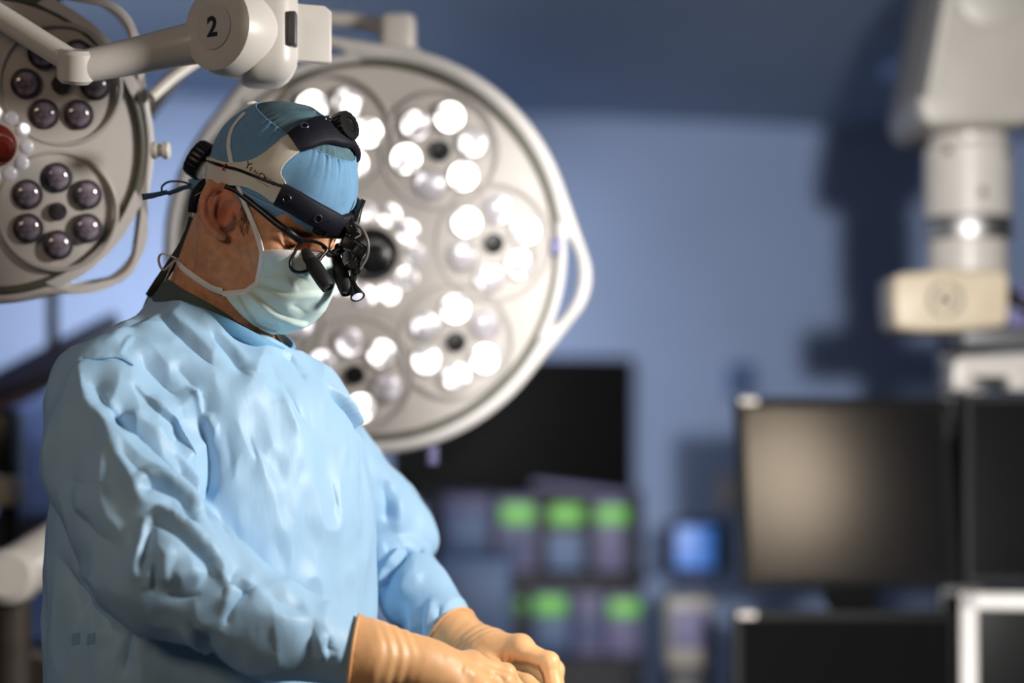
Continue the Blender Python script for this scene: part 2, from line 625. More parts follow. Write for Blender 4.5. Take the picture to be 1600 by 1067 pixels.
def hit(bvh, px, py, y=0.0):
    tgt = W(px, py, y)
    d = (tgt - CAMLOC).normalized()
    loc, nor, i, dist = bvh.ray_cast(CAMLOC, d)
    if loc is None:
        loc, nor, i, dist = bvh.find_nearest(tgt)
    if nor.dot(d) > 0 and False:
        nor = -nor
    return loc, nor


def stroke_field(V, pts3, w, ends=0.25):
    """distance, signed side and taper of every vertex near a 3-D polyline"""
    P = np.array([tuple(p) for p in pts3])
    lo, hi = P.min(0) - 3.2 * w, P.max(0) + 3.2 * w
    ids = np.nonzero(((V > lo) & (V < hi)).all(1))[0]
    if not len(ids):
        return ids, None, None, None
    v = V[ids]
    seg = np.linalg.norm(np.diff(P, axis=0), axis=1)
    cum = np.concatenate([[0], np.cumsum(seg)])
    best = np.full(len(ids), 9.0); par = np.zeros(len(ids)); side = np.zeros(len(ids))
    for i in range(len(P) - 1):
        a, b = P[i], P[i + 1]
        ba = b - a
        t = np.clip(((v - a) @ ba) / (ba @ ba + 1e-12), 0, 1)
        c = a + t[:, None] * ba
        df = v - c
        d = np.linalg.norm(df, axis=1)
        m_ = d < best
        view = np.array(CAMLOC) - c
        sd = np.einsum('ij,ij->i', np.cross(np.broadcast_to(ba, df.shape), df), view)
        best[m_] = d[m_]; par[m_] = (cum[i] + t[m_] * seg[i]) / cum[-1]; side[m_] = np.sign(sd[m_])
    tp = np.clip(np.minimum(par, 1 - par) / max(ends, 1e-3), 0, 1)
    tp = tp * tp * (3 - 2 * tp)
    return ids, best, side, tp


def sculpt(V, Q, strokes, bvh=None):
    """strokes: (kind, px polyline, width m, amplitude m[, end taper]); each is laid on the surface and pushed along its normal"""
    bvh = bvh or bvh_of(V, Q)
    N = vnormals(V, Q)
    D = np.zeros(len(V))
    for st in strokes:
        kind, pl, w, amp = st[:4]
        ends = st[4] if len(st) > 4 else 0.25
        dense = catmull([(p[0], p[1], p[2] if len(p) > 2 else 0.0) for p in pl], 4)
        p3 = [hit(bvh, p.x, p.y, p.z)[0] for p in dense]
        # reject jumps through depth
        ids, d, sd, tp = stroke_field(V, p3, w, ends)
        if d is None:
            continue
        x = d / w
        if kind == 'ridge':
            f = np.exp(-x * x)
        elif kind == 'crease':
            f = -np.exp(-x * 1.6) * (x < 3)
        elif kind == 'valley':
            f = -np.exp(-x ** 1.35)
        elif kind == 'sharp':
            f = np.exp(-x * 1.6) * (x < 3)
        elif kind == 'step':          # raised on the left of the stroke (seen along it), dropping at the line
            s_ = x * sd
            m_ = 0.5 + 0.5 * np.tanh(s_ * 5)
            f = m_ * np.exp(-np.abs(s_) * 1.1) - (1 - m_) * 0.5 * np.exp(-np.abs(s_) * 2.0)
        elif kind == 'fold':          # rolled fold: ridge on the left, trench on the right
            s_ = x * sd
            f = np.exp(-((s_ - 0.75) / 0.75) ** 2) - np.exp(-((s_ + 0.45) / 0.55) ** 2)
        else:
            f = 0 * x
        D[ids] += amp * f * tp
    return V + N * D[:, None]


def patch(name, outline, bvh, offset, thick, m, parent=None, res=5.0, smooth_out=3, mirror=None, holes=(), y=0.0):
    """plate of real thickness whose outline is laid on a curved surface"""
    ol = [Vector((p[0], p[1], 0)) for p in outline]
    ol = catmull(ol, smooth_out, True) if smooth_out > 1 else ol
    vs = [Vector((p.x, p.y)) for p in ol]
    n0 = len(vs)
    edges = [(i, (i + 1) % n0) for i in range(n0)]
    x0, x1 = min(v.x for v in vs), max(v.x for v in vs)
    y0, y1 = min(v.y for v in vs), max(v.y for v in vs)

    def inside(x, y_):
        c = False
        j = n0 - 1
        for i in range(n0):
            if (vs[i].y > y_) != (vs[j].y > y_) and x < (vs[j].x - vs[i].x) * (y_ - vs[i].y) / (vs[j].y - vs[i].y) + vs[i].x:
                c = not c
            j = i
        return c
    pts = list(vs)
    xx = x0 + res / 2
    while xx < x1:
        yy = y0 + res / 2
        while yy < y1:
            if inside(xx, yy) and min((Vector((xx, yy)) - v).length for v in vs) > res * 0.5:
                pts.append(Vector((xx, yy)))
            yy += res
        xx += res
    r = delaunay_2d_cdt(pts, edges, [], 1, 1e-4)
    v2, e2, f2 = r[0], r[1], r[2]
    top, bot = [], []
    for v in v2:
        p, nn = hit(bvh, v.x, v.y, y)
        top.append(p + nn * (offset + thick)); bot.append(p + nn * (offset - 0.0005))
    nv = len(v2)
    # boundary edges
    cnt = {}
    for f in f2:
        for a, b in zip(f, list(f[1:]) + [f[0]]):
            cnt[(a, b)] = 1
    faces = [tuple(f) for f in f2] + [tuple(i + nv for i in reversed(f)) for f in f2]
    for (a, b) in list(cnt):
        if (b, a) not in cnt:
            faces.append((b, a, a + nv, b + nv))
    V = top + bot
    if mirror is not None:
        V = [mirror(v) for v in V]
        faces = [tuple(reversed(f)) for f in faces]
    bm = bmesh.new()
    bv = [bm.verts.new(v) for v in V]
    for f in faces:
        try:
            bm.faces.new([bv[i] for i in f])
        except ValueError:
            pass
    return bm_obj(name, bm, m, parent, True, 50)


def plate_bm(outer, holes, thick, bevel=0.0):
    """flat plate with holes in its own x-y plane, z from -thick/2 to thick/2 (from 2-D loops)"""
    pts, edges = [], []
    for lp in [outer] + list(holes):
        s0 = len(pts)
        pts += [Vector(p) for p in lp]
        edges += [(s0 + i, s0 + (i + 1) % len(lp)) for i in range(len(lp))]
    r = delaunay_2d_cdt(pts, edges, [], 0, 1e-6)
    v2 = r[0]

    def inside(lp, x, y):
        c = False
        j = len(lp) - 1
        for i in range(len(lp)):
            if (lp[i][1] > y) != (lp[j][1] > y) and x < (lp[j][0] - lp[i][0]) * (y - lp[i][1]) / (lp[j][1] - lp[i][1]) + lp[i][0]:
                c = not c
            j = i
        return c
    f2 = []
    for f in r[2]:
        mx = sum(v2[i].x for i in f) / len(f)
        my = sum(v2[i].y for i in f) / len(f)
        if inside(outer, mx, my) and not any(inside(h, mx, my) for h in holes):
            f2.append(f)
    nv = len(v2)
    bm = bmesh.new()
    bv = [bm.verts.new((v.x, v.y, thick / 2)) for v in v2] + [bm.verts.new((v.x, v.y, -thick / 2)) for v in v2]
    cnt = set()
    for f in f2:
        for a, b in zip(f, list(f[1:]) + [f[0]]):
            cnt.add((a, b))
        bm.faces.new([bv[i] for i in f])
        bm.faces.new([bv[i + nv] for i in reversed(f)])
    rim = []
    for (a, b) in cnt:
        if (b, a) not in cnt:
            bm.faces.new((bv[b], bv[a], bv[a + nv], bv[b + nv]))
            rim.append((a, b))
    bm.normal_update()
    if bevel:
        bm.edges.ensure_lookup_table()
        es = [e for e in bm.edges if len(e.link_faces) == 2 and abs(e.link_faces[0].normal.dot(e.link_faces[1].normal)) < 0.3]
        bmesh.ops.bevel(bm, geom=es, offset=bevel, segments=3, profile=0.5, affect='EDGES')
    return bm


def text_mesh(body, size=1.0, bold=0.0):
    """2-D triangles of a text (from the built-in font)"""
    cu = bpy.data.curves.new('lettering', 'FONT')
    cu.body = body
    cu.size = size
    cu.align_x = 'LEFT'
    cu.offset = bold
    o = bpy.data.objects.new('lettering', cu)
    COL.objects.link(o)
    dg = bpy.context.evaluated_depsgraph_get()
    me = o.evaluated_get(dg).to_mesh()
    V = [v.co.copy() for v in me.vertices]
    Fc = [tuple(p.vertices) for p in me.polygons]
    o.evaluated_get(dg).to_mesh_clear()
    bpy.data.objects.remove(o, do_unlink=True)
    bpy.data.curves.remove(cu)
    return V, Fc


# ================================================================== setting
def wall_quad(name, pts, m, kind='structure'):
    """slab of 6 cm with a front face through 4 points (thickness away from the room)"""
    p = [Vector(q) for q in pts]
    n = (p[1] - p[0]).cross(p[3] - p[0]).normalized() * 0.06
    vs = p + [q - n for q in p]
    fs = [(0, 1, 2, 3), (7, 6, 5, 4), (0, 4, 5, 1), (1, 5, 6, 2), (2, 6, 7, 3), (3, 7, 4, 0)]
    o = mesh(name, vs, fs, m, None, False)
    return tag(o, kind=kind)


CEIL_Z = 2.61
# far wall runs slightly away to the right
WL, WR = Vector((-3.2, 4.28, 0)), Vector((3.6, 6.29, 0))
WDIR = (WR - WL).normalized()
WNOR = Vector((WDIR.y, -WDIR.x, 0))          # towards the room
ZV = Vector((0, 0, 1))


def wallpoint(px, py, off=0.0):
    """point of the far wall's face seen at a pixel, moved off the wall by off"""
    d = (W(px, py, 0) - CAMLOC)
    t = (WL - CAMLOC).dot(WNOR) / d.dot(WNOR)
    return CAMLOC + d * t + WNOR * off


wall_quad('wall_back', [WL, WR, WR + ZV * CEIL_Z, WL + ZV * CEIL_Z], M['wall'])
wall_quad('wall_left', [(-3.2, -5.2, 0), WL, WL + ZV * CEIL_Z, (-3.2, -5.2, CEIL_Z)], M['wall'])
wall_quad('wall_right', [WR, (3.6, -5.2, 0), (3.6, -5.2, CEIL_Z), WR + ZV * CEIL_Z], M['wall_warm'])
wall_quad('wall_front', [(3.6, -5.2, 0), (-3.2, -5.2, 0), (-3.2, -5.2, CEIL_Z), (3.6, -5.2, CEIL_Z)], M['wall_warm'])
wall_quad('floor', [(-3.2, -5.2, 0), (3.6, -5.2, 0), WR, WL], M['floor'])
wall_quad('ceiling', [WL + ZV * CEIL_Z, WR + ZV * CEIL_Z, (3.6, -5.2, CEIL_Z), (-3.2, -5.2, CEIL_Z)], M['ceil'])
bb = mesh('baseboard_back', [WL + WNOR * .012, WR + WNOR * .012, WR + WNOR * .012 + ZV * .1, WL + WNOR * .012 + ZV * .1,
                             WL, WR, WR + ZV * .1, WL + ZV * .1], [(0, 1, 2, 3), (3, 2, 6, 7), (0, 4, 5, 1), (0, 3, 7, 4), (1, 5, 6, 2), (4, 7, 6, 5)], M['darkmetal'], None, False)
tag(bb, kind='structure')

# ================================================================== the surgeon
TH, PI_ = math.radians(56), math.radians(33)
HF = Vector((math.sin(TH) * math.cos(PI_), -math.cos(TH) * math.cos(PI_), -math.sin(PI_)))
HR = Vector((-math.cos(TH), -math.sin(TH), 0))
HU = Vector((math.sin(TH) * math.sin(PI_), -math.cos(TH) * math.sin(PI_), math.cos(PI_)))
HO = W(418, 333, 0.0)
HM = np.array([tuple(HF), tuple(HR), tuple(HU)]).T          # columns: forward, right, up


def H(fw, rt, up):
    return HO + HF * fw + HR * rt + HU * up


def to_local(p):
    d = Vector(p) - HO
    return d.dot(HF), d.dot(HR), d.dot(HU)


def mirror_head(p):
    a, b, c = to_local(p)
    return H(a, -b, c)


# joints (pixel column, pixel row, depth)
NECK = W(328, 505, 0.045)
RS, RE, RW = W(176, 628, -0.12), W(258, 884, -0.22), W(590, 1022, -0.20)
LS, LE, LW = W(436, 650, 0.17), W(612, 832, 0.28), W(712, 1004, 0.11)
BF = Vector((math.sin(math.radians(50)), -math.cos(math.radians(50)), 0))
BR = Vector((-math.cos(math.radians(50)), -math.sin(math.radians(50)), 0))


def axis_pts(*segs):
    out = []
    for (a, b, step) in segs:
        n = max(int(round((b - a) / step)), 1)
        out.append(np.linspace(a, b, n + 1)[:-1])
    out.append(np.array([segs[-1][1]]))
    return np.concatenate(out)


# finger skeletons: lists of (px,py,y), radii
R_HAND = dict(
    palm=[((608, 1030, -.195), (672, 1042, -.185), .029, .031), ((655, 1040, -.175), (735, 1044, -.150), .026, .020), ((650, 1052, -.195), (722, 1066, -.182), .026, .020)],
    fingers=[[(735, 1036, -.138), (790, 1052, -.118), (815, 1084, -.108), (812, 1112, -.108)],
             [(738, 1046, -.158), (787, 1066, -.140), (812, 1100, -.130), (806, 1130, -.130)],
             [(728, 1060, -.178), (772, 1082, -.162), (794, 1116, -.152), (786, 1142, -.150)],
             [(712, 1076, -.196), (748, 1098, -.186), (764, 1126, -.176), (756, 1146, -.172)]],
    frad=[[.0132, .0112, .0100, .0082], [.0135, .0115, .0102, .0084], [.0128, .0108, .0096, .008], [.0112, .0096, .0086, .0072]],
    thumb=[(640, 1040, -.165), (700, 1066, -.120), (752, 1086, -.098), (792, 1096, -.096)], trad=[.019, .0155, .0122, .0095])
L_HAND = dict(
    palm=[((716, 1006, .105), (764, 1020, .085), .026, .029), ((752, 1018, .075), (812, 1012, .052), .025, .0185), ((756, 1020, .100), (806, 1026, .094), .024, .020)],
    fingers=[[(814, 1013, .048), (858, 1034, .030), (866, 1072, .022), (858, 1100, .020)],
             [(818, 1016, .070), (866, 1046, .062), (872, 1084, .054), (862, 1110, .050)],
             [(814, 1024, .090), (856, 1058, .086), (862, 1094, .078), (852, 1118, .074)],
             [(804, 1034, .108), (838, 1066, .108), (846, 1096, .100), (838, 1116, .096)]],
    frad=[[.0135, .0118, .0104, .0086], [.0135, .0115, .0102, .0084], [.0128, .0108, .0096, .008], [.0112, .0096, .0086, .0072]],
    thumb=[(748, 1030, .058), (788, 1058, .028), (822, 1068, .010), (846, 1082, .000)], trad=[.018, .0145, .0122, .0100])


def hand_into(Fd, hand, grow=0.0, k=0.012):
    for (a, b, ra, rb) in hand['palm']:
        Fd.cone(W(*a), W(*b), ra + grow, rb + grow, k * 2)
    for f, r in zip(hand['fingers'], hand['frad']):
        Fd.chain([W(*p) for p in f], [q + grow for q in r], k * .55)
        Fd.ell(W(*f[0]) + Vector((0, 0, .002)), [r[0] + grow - .0012] * 3, None, .014)
        Fd.ell(W(*f[1]), [r[1] + grow + .0012] * 3, None, .006)
    Fd.chain([W(*p) for p in hand['thumb']], [q + grow for q in hand['trad']], k * .5)


# ---------------------------------------------------------------- body: one continuous surface
fx = axis_pts((-.66, -.455, .007), (-.455, -.20, .0024), (-.20, .12, .0065))
fy = axis_pts((-.36, -.13, .007), (-.13, .125, .0024), (.125, .40, .007))
fz = axis_pts((-.02, .90, .014), (.90, 1.42, .006), (1.42, 1.78, .0024))
B = Field(fx, fy, fz)
hb = H(-.035, 0, -.03)
# trunk, hips, legs and shoes
for (px, py, y, a, r) in [(335, 640, .03, .075, .095), (338, 760, .03, .075, .115), (338, 900, .03, .07, .112), (338, 1040, .03, .085, .12)]:
    c = W(px, py, y)
    B.cone(c + BR * a, c - BR * a, r, r, .06, pad=.06)
for s_ in (1, -1):
    hip = W(338, 1060, .03) + BR * (.095 * s_)
    kn = Vector((hip.x, hip.y, .50)) + BF * .03
    an = Vector((hip.x, hip.y, .09)) - BF * .02
    B.cone(hip, kn, .085, .058, .04); B.cone(kn, an, .056, .038, .03)
    B.cone(an - BF * .03 + Vector((0, 0, -.045)), an + BF * .15 + Vector((0, 0, -.052)), .04, .036, .03)
# arms
for (S, E, Wr) in ((RS, RE, RW), (LS, W(610, 850, .272), LW)):
    B.cone(NECK + Vector((0, 0, -.06)), S, .05, .05, .04)
    B.cone(S, E, .045, .034, .02); B.cone(E, Wr, .030, .019, .02)
hand_into(B, R_HAND, -.003)
hand_into(B, L_HAND, -.003)
# neck
B.cone(hb, NECK + Vector((-.008, 0, -.02)), .060, .068, .04)
B.cone(H(.0, 0, -.07), NECK + Vector((.035, -.02, -.03)), .043, .046, .03)
B.cone(H(-.03, .055, -.035), NECK + Vector((.04, -.06, -.01)), .016, .016, .03)   # neck muscle
# skull and face
R3 = HM
B.ell(H(-.003, 0, .05), (.102, .077, .095), R3, .02)
B.ell(H(.045, 0, -.03), (.062, .062, .075), R3, .03)
B.ell(H(.058, .0, -.085), (.040, .040, .034), R3, .03)                    # chin
for s_ in (1, -1):
    B.cone(H(.0, .060 * s_, -.062), H(.066, .030 * s_, -.095), .017, .019, .03)  # jaw line
    B.ell(H(.066, .044 * s_, -.018), (.028, .022, .019), R3, .025)            # cheek bone
    B.cone(H(.088, .012 * s_, .030), H(.072, .050 * s_, .026), .010, .010, .018)    # brow
    B.ell(H(.086, .033 * s_, .004), (.014, .017, .012), R3, .012, 'cut')      # eye socket
    B.ell(H(.078, .033 * s_, .004), (.0135, .0145, .0125), R3, .004)            # closed lid
    B.ell(H(-.025, .068 * s_, .0), (.03, .012, .03), R3, .02)
B.cone(H(.097, 0, .020), H(.120, 0, -.022), .0085, .012, .015)          # nose
B.ell(H(.110, 0, -.026), (.015, .018, .010), R3, .01)
B.ell(H(.094, 0, -.055), (.014, .024, .013), R3, .015)                  # lips
B.cone(H(.1, -.016, -.056), H(.1, .016, -.056), .003, .003, .004, 'cut')


# right ear, sculpted
def ear(to_w):
    B.ell(to_w(344, 330, -.060), (.0085, .018, .030), np.array([tuple(HR), tuple(HF.lerp(HU, .0)), tuple(HU)]).T, .012)
    rim = [(371, 322, -.058), (373, 308, -.064), (362, 296, -.068), (346, 291, -.072), (328, 297, -.078), (317, 314, -.080), (317, 334, -.078), (326, 352, -.073), (337, 363, -.068), (347, 369, -.064)]
    B.chain([to_w(*p) for p in rim], [.004, .0042, .0044, .0046, .0048, .005, .0048, .0046, .0058, .0062], .003)
    B.ell(to_w(341, 318, -.0765), (.006, .013, .011), HM[:, [1, 0, 2]], .003, 'cut')
    B.ell(to_w(350, 328, -.0765), (.019, .0105, .0165), HM[:, [1, 0, 2]], .003, 'cut')
    anti = [(352, 305, -.067), (338, 310, -.072), (330, 326, -.0745), (331, 342, -.072), (340, 353, -.068)]
    B.chain([to_w(*p) for p in anti], [.0026, .0034, .0040, .0040, .0036], .004)
    B.chain([to_w(368, 322, -.060), to_w(356, 322, -.062)], [.003, .002], .004)
    B.chain([to_w(363, 330, -.062), to_w(361, 342, -.064), to_w(354, 352, -.063)], [.0030, .0036, .003], .003)


ear(lambda px, py, y: W(px, py, y))
ear(lambda px, py, y: mirror_head(W(px, py, y)))
BV, BQ = B.nets()
BV = relax(BV, BQ, 1, .5)
BB = bvh_of(BV, BQ)
BV = sculpt(BV, BQ, [
    ('valley', [(300, 455), (340, 482), (372, 500)], .005, .0014),
    ('valley', [(318, 440), (350, 470), (385, 496)], .006, .0014),
    ('crease', [(441, 371), (448, 380), (460, 385), (470, 386)], .0018, .0018),
    ('crease', [(436, 360), (446, 366), (458, 368)], .0022, .0012),
    ('valley', [(425, 372), (440, 382), (452, 390)], .003, .0012),
    ('valley', [(385, 395), (388, 425), (382, 448)], .012, .0022),
], BB)
# ears are redder than the cheeks
nt_ = M['skin'].node_tree
bs_ = nt_.nodes['Principled BSDF']
g_ = nt_.nodes.new('ShaderNodeNewGeometry')
vd_ = nt_.nodes.new('ShaderNodeVectorMath'); vd_.operation = 'DISTANCE'
vd_.inputs[1].default_value = tuple(W(335, 322, -.076))
mr_ = nt_.nodes.new('ShaderNodeMapRange')
mr_.inputs['From Min'].default_value = .022; mr_.inputs['From Max'].default_value = .046
mr_.inputs['To Min'].default_value = .75; mr_.inputs['To Max'].default_value = 0.0
mx_ = nt_.nodes.new('ShaderNodeMixRGB')
mx_.inputs['Color2'].default_value = (.80, .27, .16, 1)
nt_.links.new(g_.outputs['Position'], vd_.inputs[0])
nt_.links.new(vd_.outputs['Value'], mr_.inputs['Value'])
nt_.links.new(mr_.outputs[0], mx_.inputs['Fac'])
nt_.links.new(bs_.inputs['Base Color'].links[0].from_socket, mx_.inputs['Color1'])
nt_.links.new(mx_.outputs[0], bs_.inputs['Base Color'])
person = mesh('person', BV, BQ, M['skin'])
tag(person, 'surgeon in light blue gown, cap and mask looking down at gloved hands', 'person')
BB = bvh_of(BV, BQ)

# ---------------------------------------------------------------- gown
gx = axis_pts((-.68, -.02, .0034), (-.02, .02, .006))
gy = axis_pts((-.38, .10, .0036), (.10, .42, .0055))
gz = axis_pts((.30, .94, .016), (.94, 1.53, .0034))
G = Field(gx, gy, gz)
# trunk: ellipse stack in the body frame
X, Y, Z = gx[:, None, None].astype(np.float32), gy[None, :, None].astype(np.float32), gz[None, None, :].astype(np.float32)
rows = [  # pixel row, centre column, depth, half width (side), half depth (front-back)
    (470, 322, .045, .066, .064), (500, 328, .043, .082, .076), (530, 338, .038, .112, .092), (570, 344, .034, .160, .124), (620, 344, .03, .190, .146), (700, 340, .03, .216, .168),
    (800, 338, .03, .233, .182), (900, 336, .03, .236, .184), (1067, 335, .03, .240, .188), (1300, 335, .03, .255, .21), (1900, 335, .03, .30, .26)]
zz = np.array([W(r[1], r[0], r[2]).z for r in rows])[::-1]
cx = np.array([W(r[1], r[0], r[2]).x for r in rows])[::-1]
cy = np.array([r[2] for r in rows])[::-1]
aa = np.array([r[3] for r in rows])[::-1]
bb_ = np.array([r[4] for r in rows])[::-1]


def smooth_interp(x, xp, fp):
    xs = np.linspace(xp[0], xp[-1], 400)
    f = np.interp(xs, xp, fp)
    kern = np.hanning(23); kern /= kern.sum()
    f = np.convolve(np.pad(f, 11, mode='edge'), kern, 'valid')
    return np.interp(x, xs, f).astype(np.float32)


cxz, cyz, az, bz = [smooth_interp(gz, zz, q)[None, None, :] for q in (cx, cy, aa, bb_)]
U = (X - cxz) * BR.x + (Y - cyz) * BR.y
Vv = (X - cxz) * BF.x + (Y - cyz) * BF.y
G.F[:] = (np.sqrt((U / az) ** 2 + (Vv / bz) ** 2) - 1) * np.minimum(az, bz)
del U, Vv
cap_ = (Z - (NECK.z + .03)).astype(np.float32)
G.F[:] = np.maximum(G.F, cap_)
G.F[:] = np.maximum(G.F, (.36 - Z))
# shoulders and sleeves
G.cone(NECK + Vector((0, 0, -.030)), RS, .078, .078, .05)
G.cone(NECK + Vector((.02, 0, -.035)), LS, .076, .072, .05)
rmid = W(172, 715, -.15)
G.chain([RS, rmid, RE], [.079, .081, .085], .007)
fmid = W(410, 975, -.215)
G.chain([RE, fmid, W(578, 1027, -.20)], [.083, .060, .0405], .007)
lmid = W(532, 745, .24)
G.chain([LS, lmid, LE], [.070, .066, .062], .007)
G.cone(W(650, 838, .275), W(664, 846, .27), .022, .012, .03)
G.chain([W(618, 880, .25), W(656, 936, .19), W(704, 990, .127)], [.049, .048, .0375], .006)
G.ell(W(596, 884, .235), (.042, .05, .05), None, .02)
# neck opening cut along the tilted collar plane
p0, p1, p2 = W(240, 466, .05), W(455, 548, .0), W(345, 501, -.06)
pn = (p1 - p0).cross(p2 - p0).normalized()
if pn.z < 0:
    pn = -pn
pl = (X - p0.x) * pn.x + (Y - p0.y) * pn.y + (Z - p0.z) * pn.z
G.F[:] = np.maximum(G.F, pl.astype(np.float32))
GV, GQ = G.nets()
del B, G, pl, X, Y, Z
GV = relax(GV, GQ, 2, .5)
GB0 = bvh_of(GV, GQ)
# folds traced from the sleeves and chest: (kind, line, width, depth)
SLEEVE = [
    # near sleeve: long ridge where the cloth breaks from the lit to the shaded plane
    ('sharp', [(124, 563), (139, 629), (161, 662), (188, 720), (216, 774), (232, 802)], .016, .010, .15),
    ('valley', [(100, 600), (118, 680), (150, 760), (185, 830)], .030, -.004),
    ('crease', [(124, 563), (158, 561), (185, 558), (208, 570)], .004, .0045, .1),
    ('valley', [(135, 585), (165, 632), (205, 664)], .014, .007),
    ('crease', [(168, 644), (212, 674), (250, 707), (279, 734), (305, 768), (320, 800)], .013, .013, .12),
    ('sharp', [(188, 640), (232, 668), (268, 700), (297, 740), (317, 782)], .012, .008, .15),
    ('sharp', [(150, 640), (190, 690), (232, 730), (272, 768), (300, 800)], .014, .005, .15),
    ('valley', [(215, 545), (240, 572), (268, 606), (290, 634)], .017, .012),
    ('ridge', [(258, 628), (268, 660), (284, 700), (300, 735)], .012, .010),
    ('ridge', [(238, 612), (252, 650), (262, 690)], .014, .006),
    ('sharp', [(289, 606), (304, 612), (314, 640), (322, 676)], .009, .010),
    ('crease', [(306, 612), (319, 660), (331, 712), (331, 752), (324, 800), (326, 822)], .020, .015, .15),
    ('ridge', [(322, 640), (332, 672), (342, 684)], .008, .006),
    ('valley', [(265, 695), (285, 725), (297, 752)], .010, .007),
    ('sharp', [(146, 600), (180, 640), (228, 690), (270, 728)], .009, .004, .2),
    ('crease', [(176, 700), (214, 740), (256, 772), (290, 800)], .007, .004, .2),
    ('sharp', [(214, 600), (246, 640), (280, 690), (306, 740)], .009, .005, .2),
    ('crease', [(200, 590), (236, 636), (262, 676)], .007, .004, .2),
    ('sharp', [(270, 760), (300, 800), (336, 850), (380, 900)], .008, .004, .2),
    # elbow crumple
    ('fold', [(215, 776), (232, 758), (262, 762), (290, 782), (305, 810)], .012, .010),
    ('crease', [(231, 806), (265, 826), (300, 860), (340, 905)], .011, .008, .12),
    ('sharp', [(238, 792), (278, 812), (318, 850), (358, 902)], .011, .008, .12),
    ('crease', [(246, 782), (278, 796), (308, 828)], .008, .005),
    ('sharp', [(228, 804), (222, 835), (214, 872), (210, 915)], .009, .009),
    ('valley', [(236, 812), (228, 850), (220, 900)], .009, .008),
    ('sharp', [(238, 868), (234, 895), (231, 925)], .007, .007),
    ('valley', [(247, 860), (243, 900), (240, 930)], .008, .006),
    ('ridge', [(262, 850), (255, 885), (262, 915)], .010, .006),
    ('sharp', [(342, 962), (354, 935), (351, 908), (326, 876)], .010, .007),
    ('ridge', [(268, 905), (295, 890), (318, 905)], .010, .006),
    ('crease', [(250, 925), (285, 935), (322, 925)], .010, .005),
    ('crease', [(345, 940), (356, 915), (385, 925), (398, 915)], .006, .006),
    ('sharp', [(352, 925), (372, 905), (396, 916)], .007, .006),
    ('crease', [(397, 916), (380, 930), (362, 950), (350, 985)], .010, .007),
    ('ridge', [(285, 960), (300, 995), (324, 1028)], .006, .005),
    ('crease', [(296, 955), (310, 990), (334, 1020)], .006, .005),
    ('valley', [(330, 960), (322, 1000), (335, 1040)], .012, .006),
    # forearm
    ('crease', [(430, 958), (424, 990), (436, 1030)], .010, .0025),
    ('crease', [(492, 966), (486, 1000), (492, 1030)], .007, .003),
    ('crease', [(516, 990), (510, 1015), (520, 1040)], .006, .003),
    ('ridge', [(500, 985), (502, 1010), (512, 1035)], .008, .004),
    ('crease', [(500, 1005), (520, 1016), (540, 1018)], .005, .0022),
    ('valley', [(406, 925), (440, 945), (480, 955)], .010, .004),
    ('ridge', [(380, 950), (430, 965), (480, 975)], .018, .004),
    # shaded side of the sleeve
    ('crease', [(98, 752), (140, 757), (185, 762)], .004, .0035),
    ('valley', [(102, 780), (150, 830), (205, 870)], .016, .006),
    ('ridge', [(110, 770), (165, 810), (215, 850)], .016, .004),
    ('valley', [(175, 790), (200, 830), (212, 870)], .010, .004),
    ('crease', [(90, 860), (120, 920), (160, 970), (200, 1000)], .014, .008),
    ('valley', [(95, 900), (130, 930), (120, 980)], .010, .006),
    ('ridge', [(110, 880), (150, 905), (170, 940)], .012, .005),
    ('crease', [(208, 985), (200, 1020), (196, 1060)], .010, .009),
    ('valley', [(150, 945), (175, 985), (160, 1030)], .012, .005),
]
CHEST = [
    ('valley', [(244, 488), (288, 530), (322, 562), (350, 590)], .011, .0065),
    ('ridge', [(262, 488), (305, 528), (342, 566)], .011, .004),
    ('valley', [(318, 514), (349, 542), (371, 569), (390, 594)], .010, .0065),
    ('ridge', [(332, 512), (362, 540), (388, 572)], .010, .003),
    ('valley', [(178, 520), (205, 512), (232, 496)], .010, .004),
    ('ridge', [(150, 545), (185, 530), (200, 512)], .010, .004),
    ('sharp', [(185, 558), (196, 540), (208, 528)], .005, .005),
    ('valley', [(262, 560), (300, 600), (330, 640)], .013, .005),
    ('crease', [(413, 550), (430, 586), (442, 623)], .0035, .0016),
    ('crease', [(391, 587), (425, 584)], .0035, .0013),
    ('crease', [(408, 627), (444, 627)], .0035, .0015),
    ('sharp', [(345, 556), (392, 588), (440, 626)], .004, .0016),
    ('valley', [(440, 590), (462, 640), (482, 668)], .008, .003),
    ('ridge', [(432, 600), (450, 640), (470, 690)], .008, .003),
    ('crease', [(480, 640), (486, 665), (494, 690)], .005, .003),
    ('fold', [(492, 577), (513, 606), (537, 636), (562, 676), (572, 705)], .010, .008),
    ('valley', [(434, 548), (446, 556), (462, 560)], .006, .004),
    ('valley', [(455, 556), (470, 580), (482, 592)], .009, .004),
    ('valley', [(386, 676), (398, 704), (404, 732)], .005, .0026),
    ('valley', [(350, 660), (358, 700), (362, 745)], .007, .003),
    ('valley', [(516, 744), (522, 770), (526, 797)], .004, .0026),
    ('crease', [(488, 724), (502, 742), (514, 744)], .004, .0018),
    ('valley', [(372, 800), (368, 840), (378, 872)], .008, .0026),
    ('valley', [(410, 880), (440, 903), (462, 905)], .008, .0022),
    ('valley', [(340, 780), (352, 830), (374, 872)], .010, .003),
    ('ridge', [(400, 700), (430, 790), (450, 870)], .012, .0022),
    ('ridge', [(540, 690), (552, 760), (558, 850)], .008, .0022),
    ('valley', [(556, 700), (566, 780), (568, 860)], .007, .0025),
    ('valley', [(480, 900), (500, 925), (512, 950)], .007, .002),
]
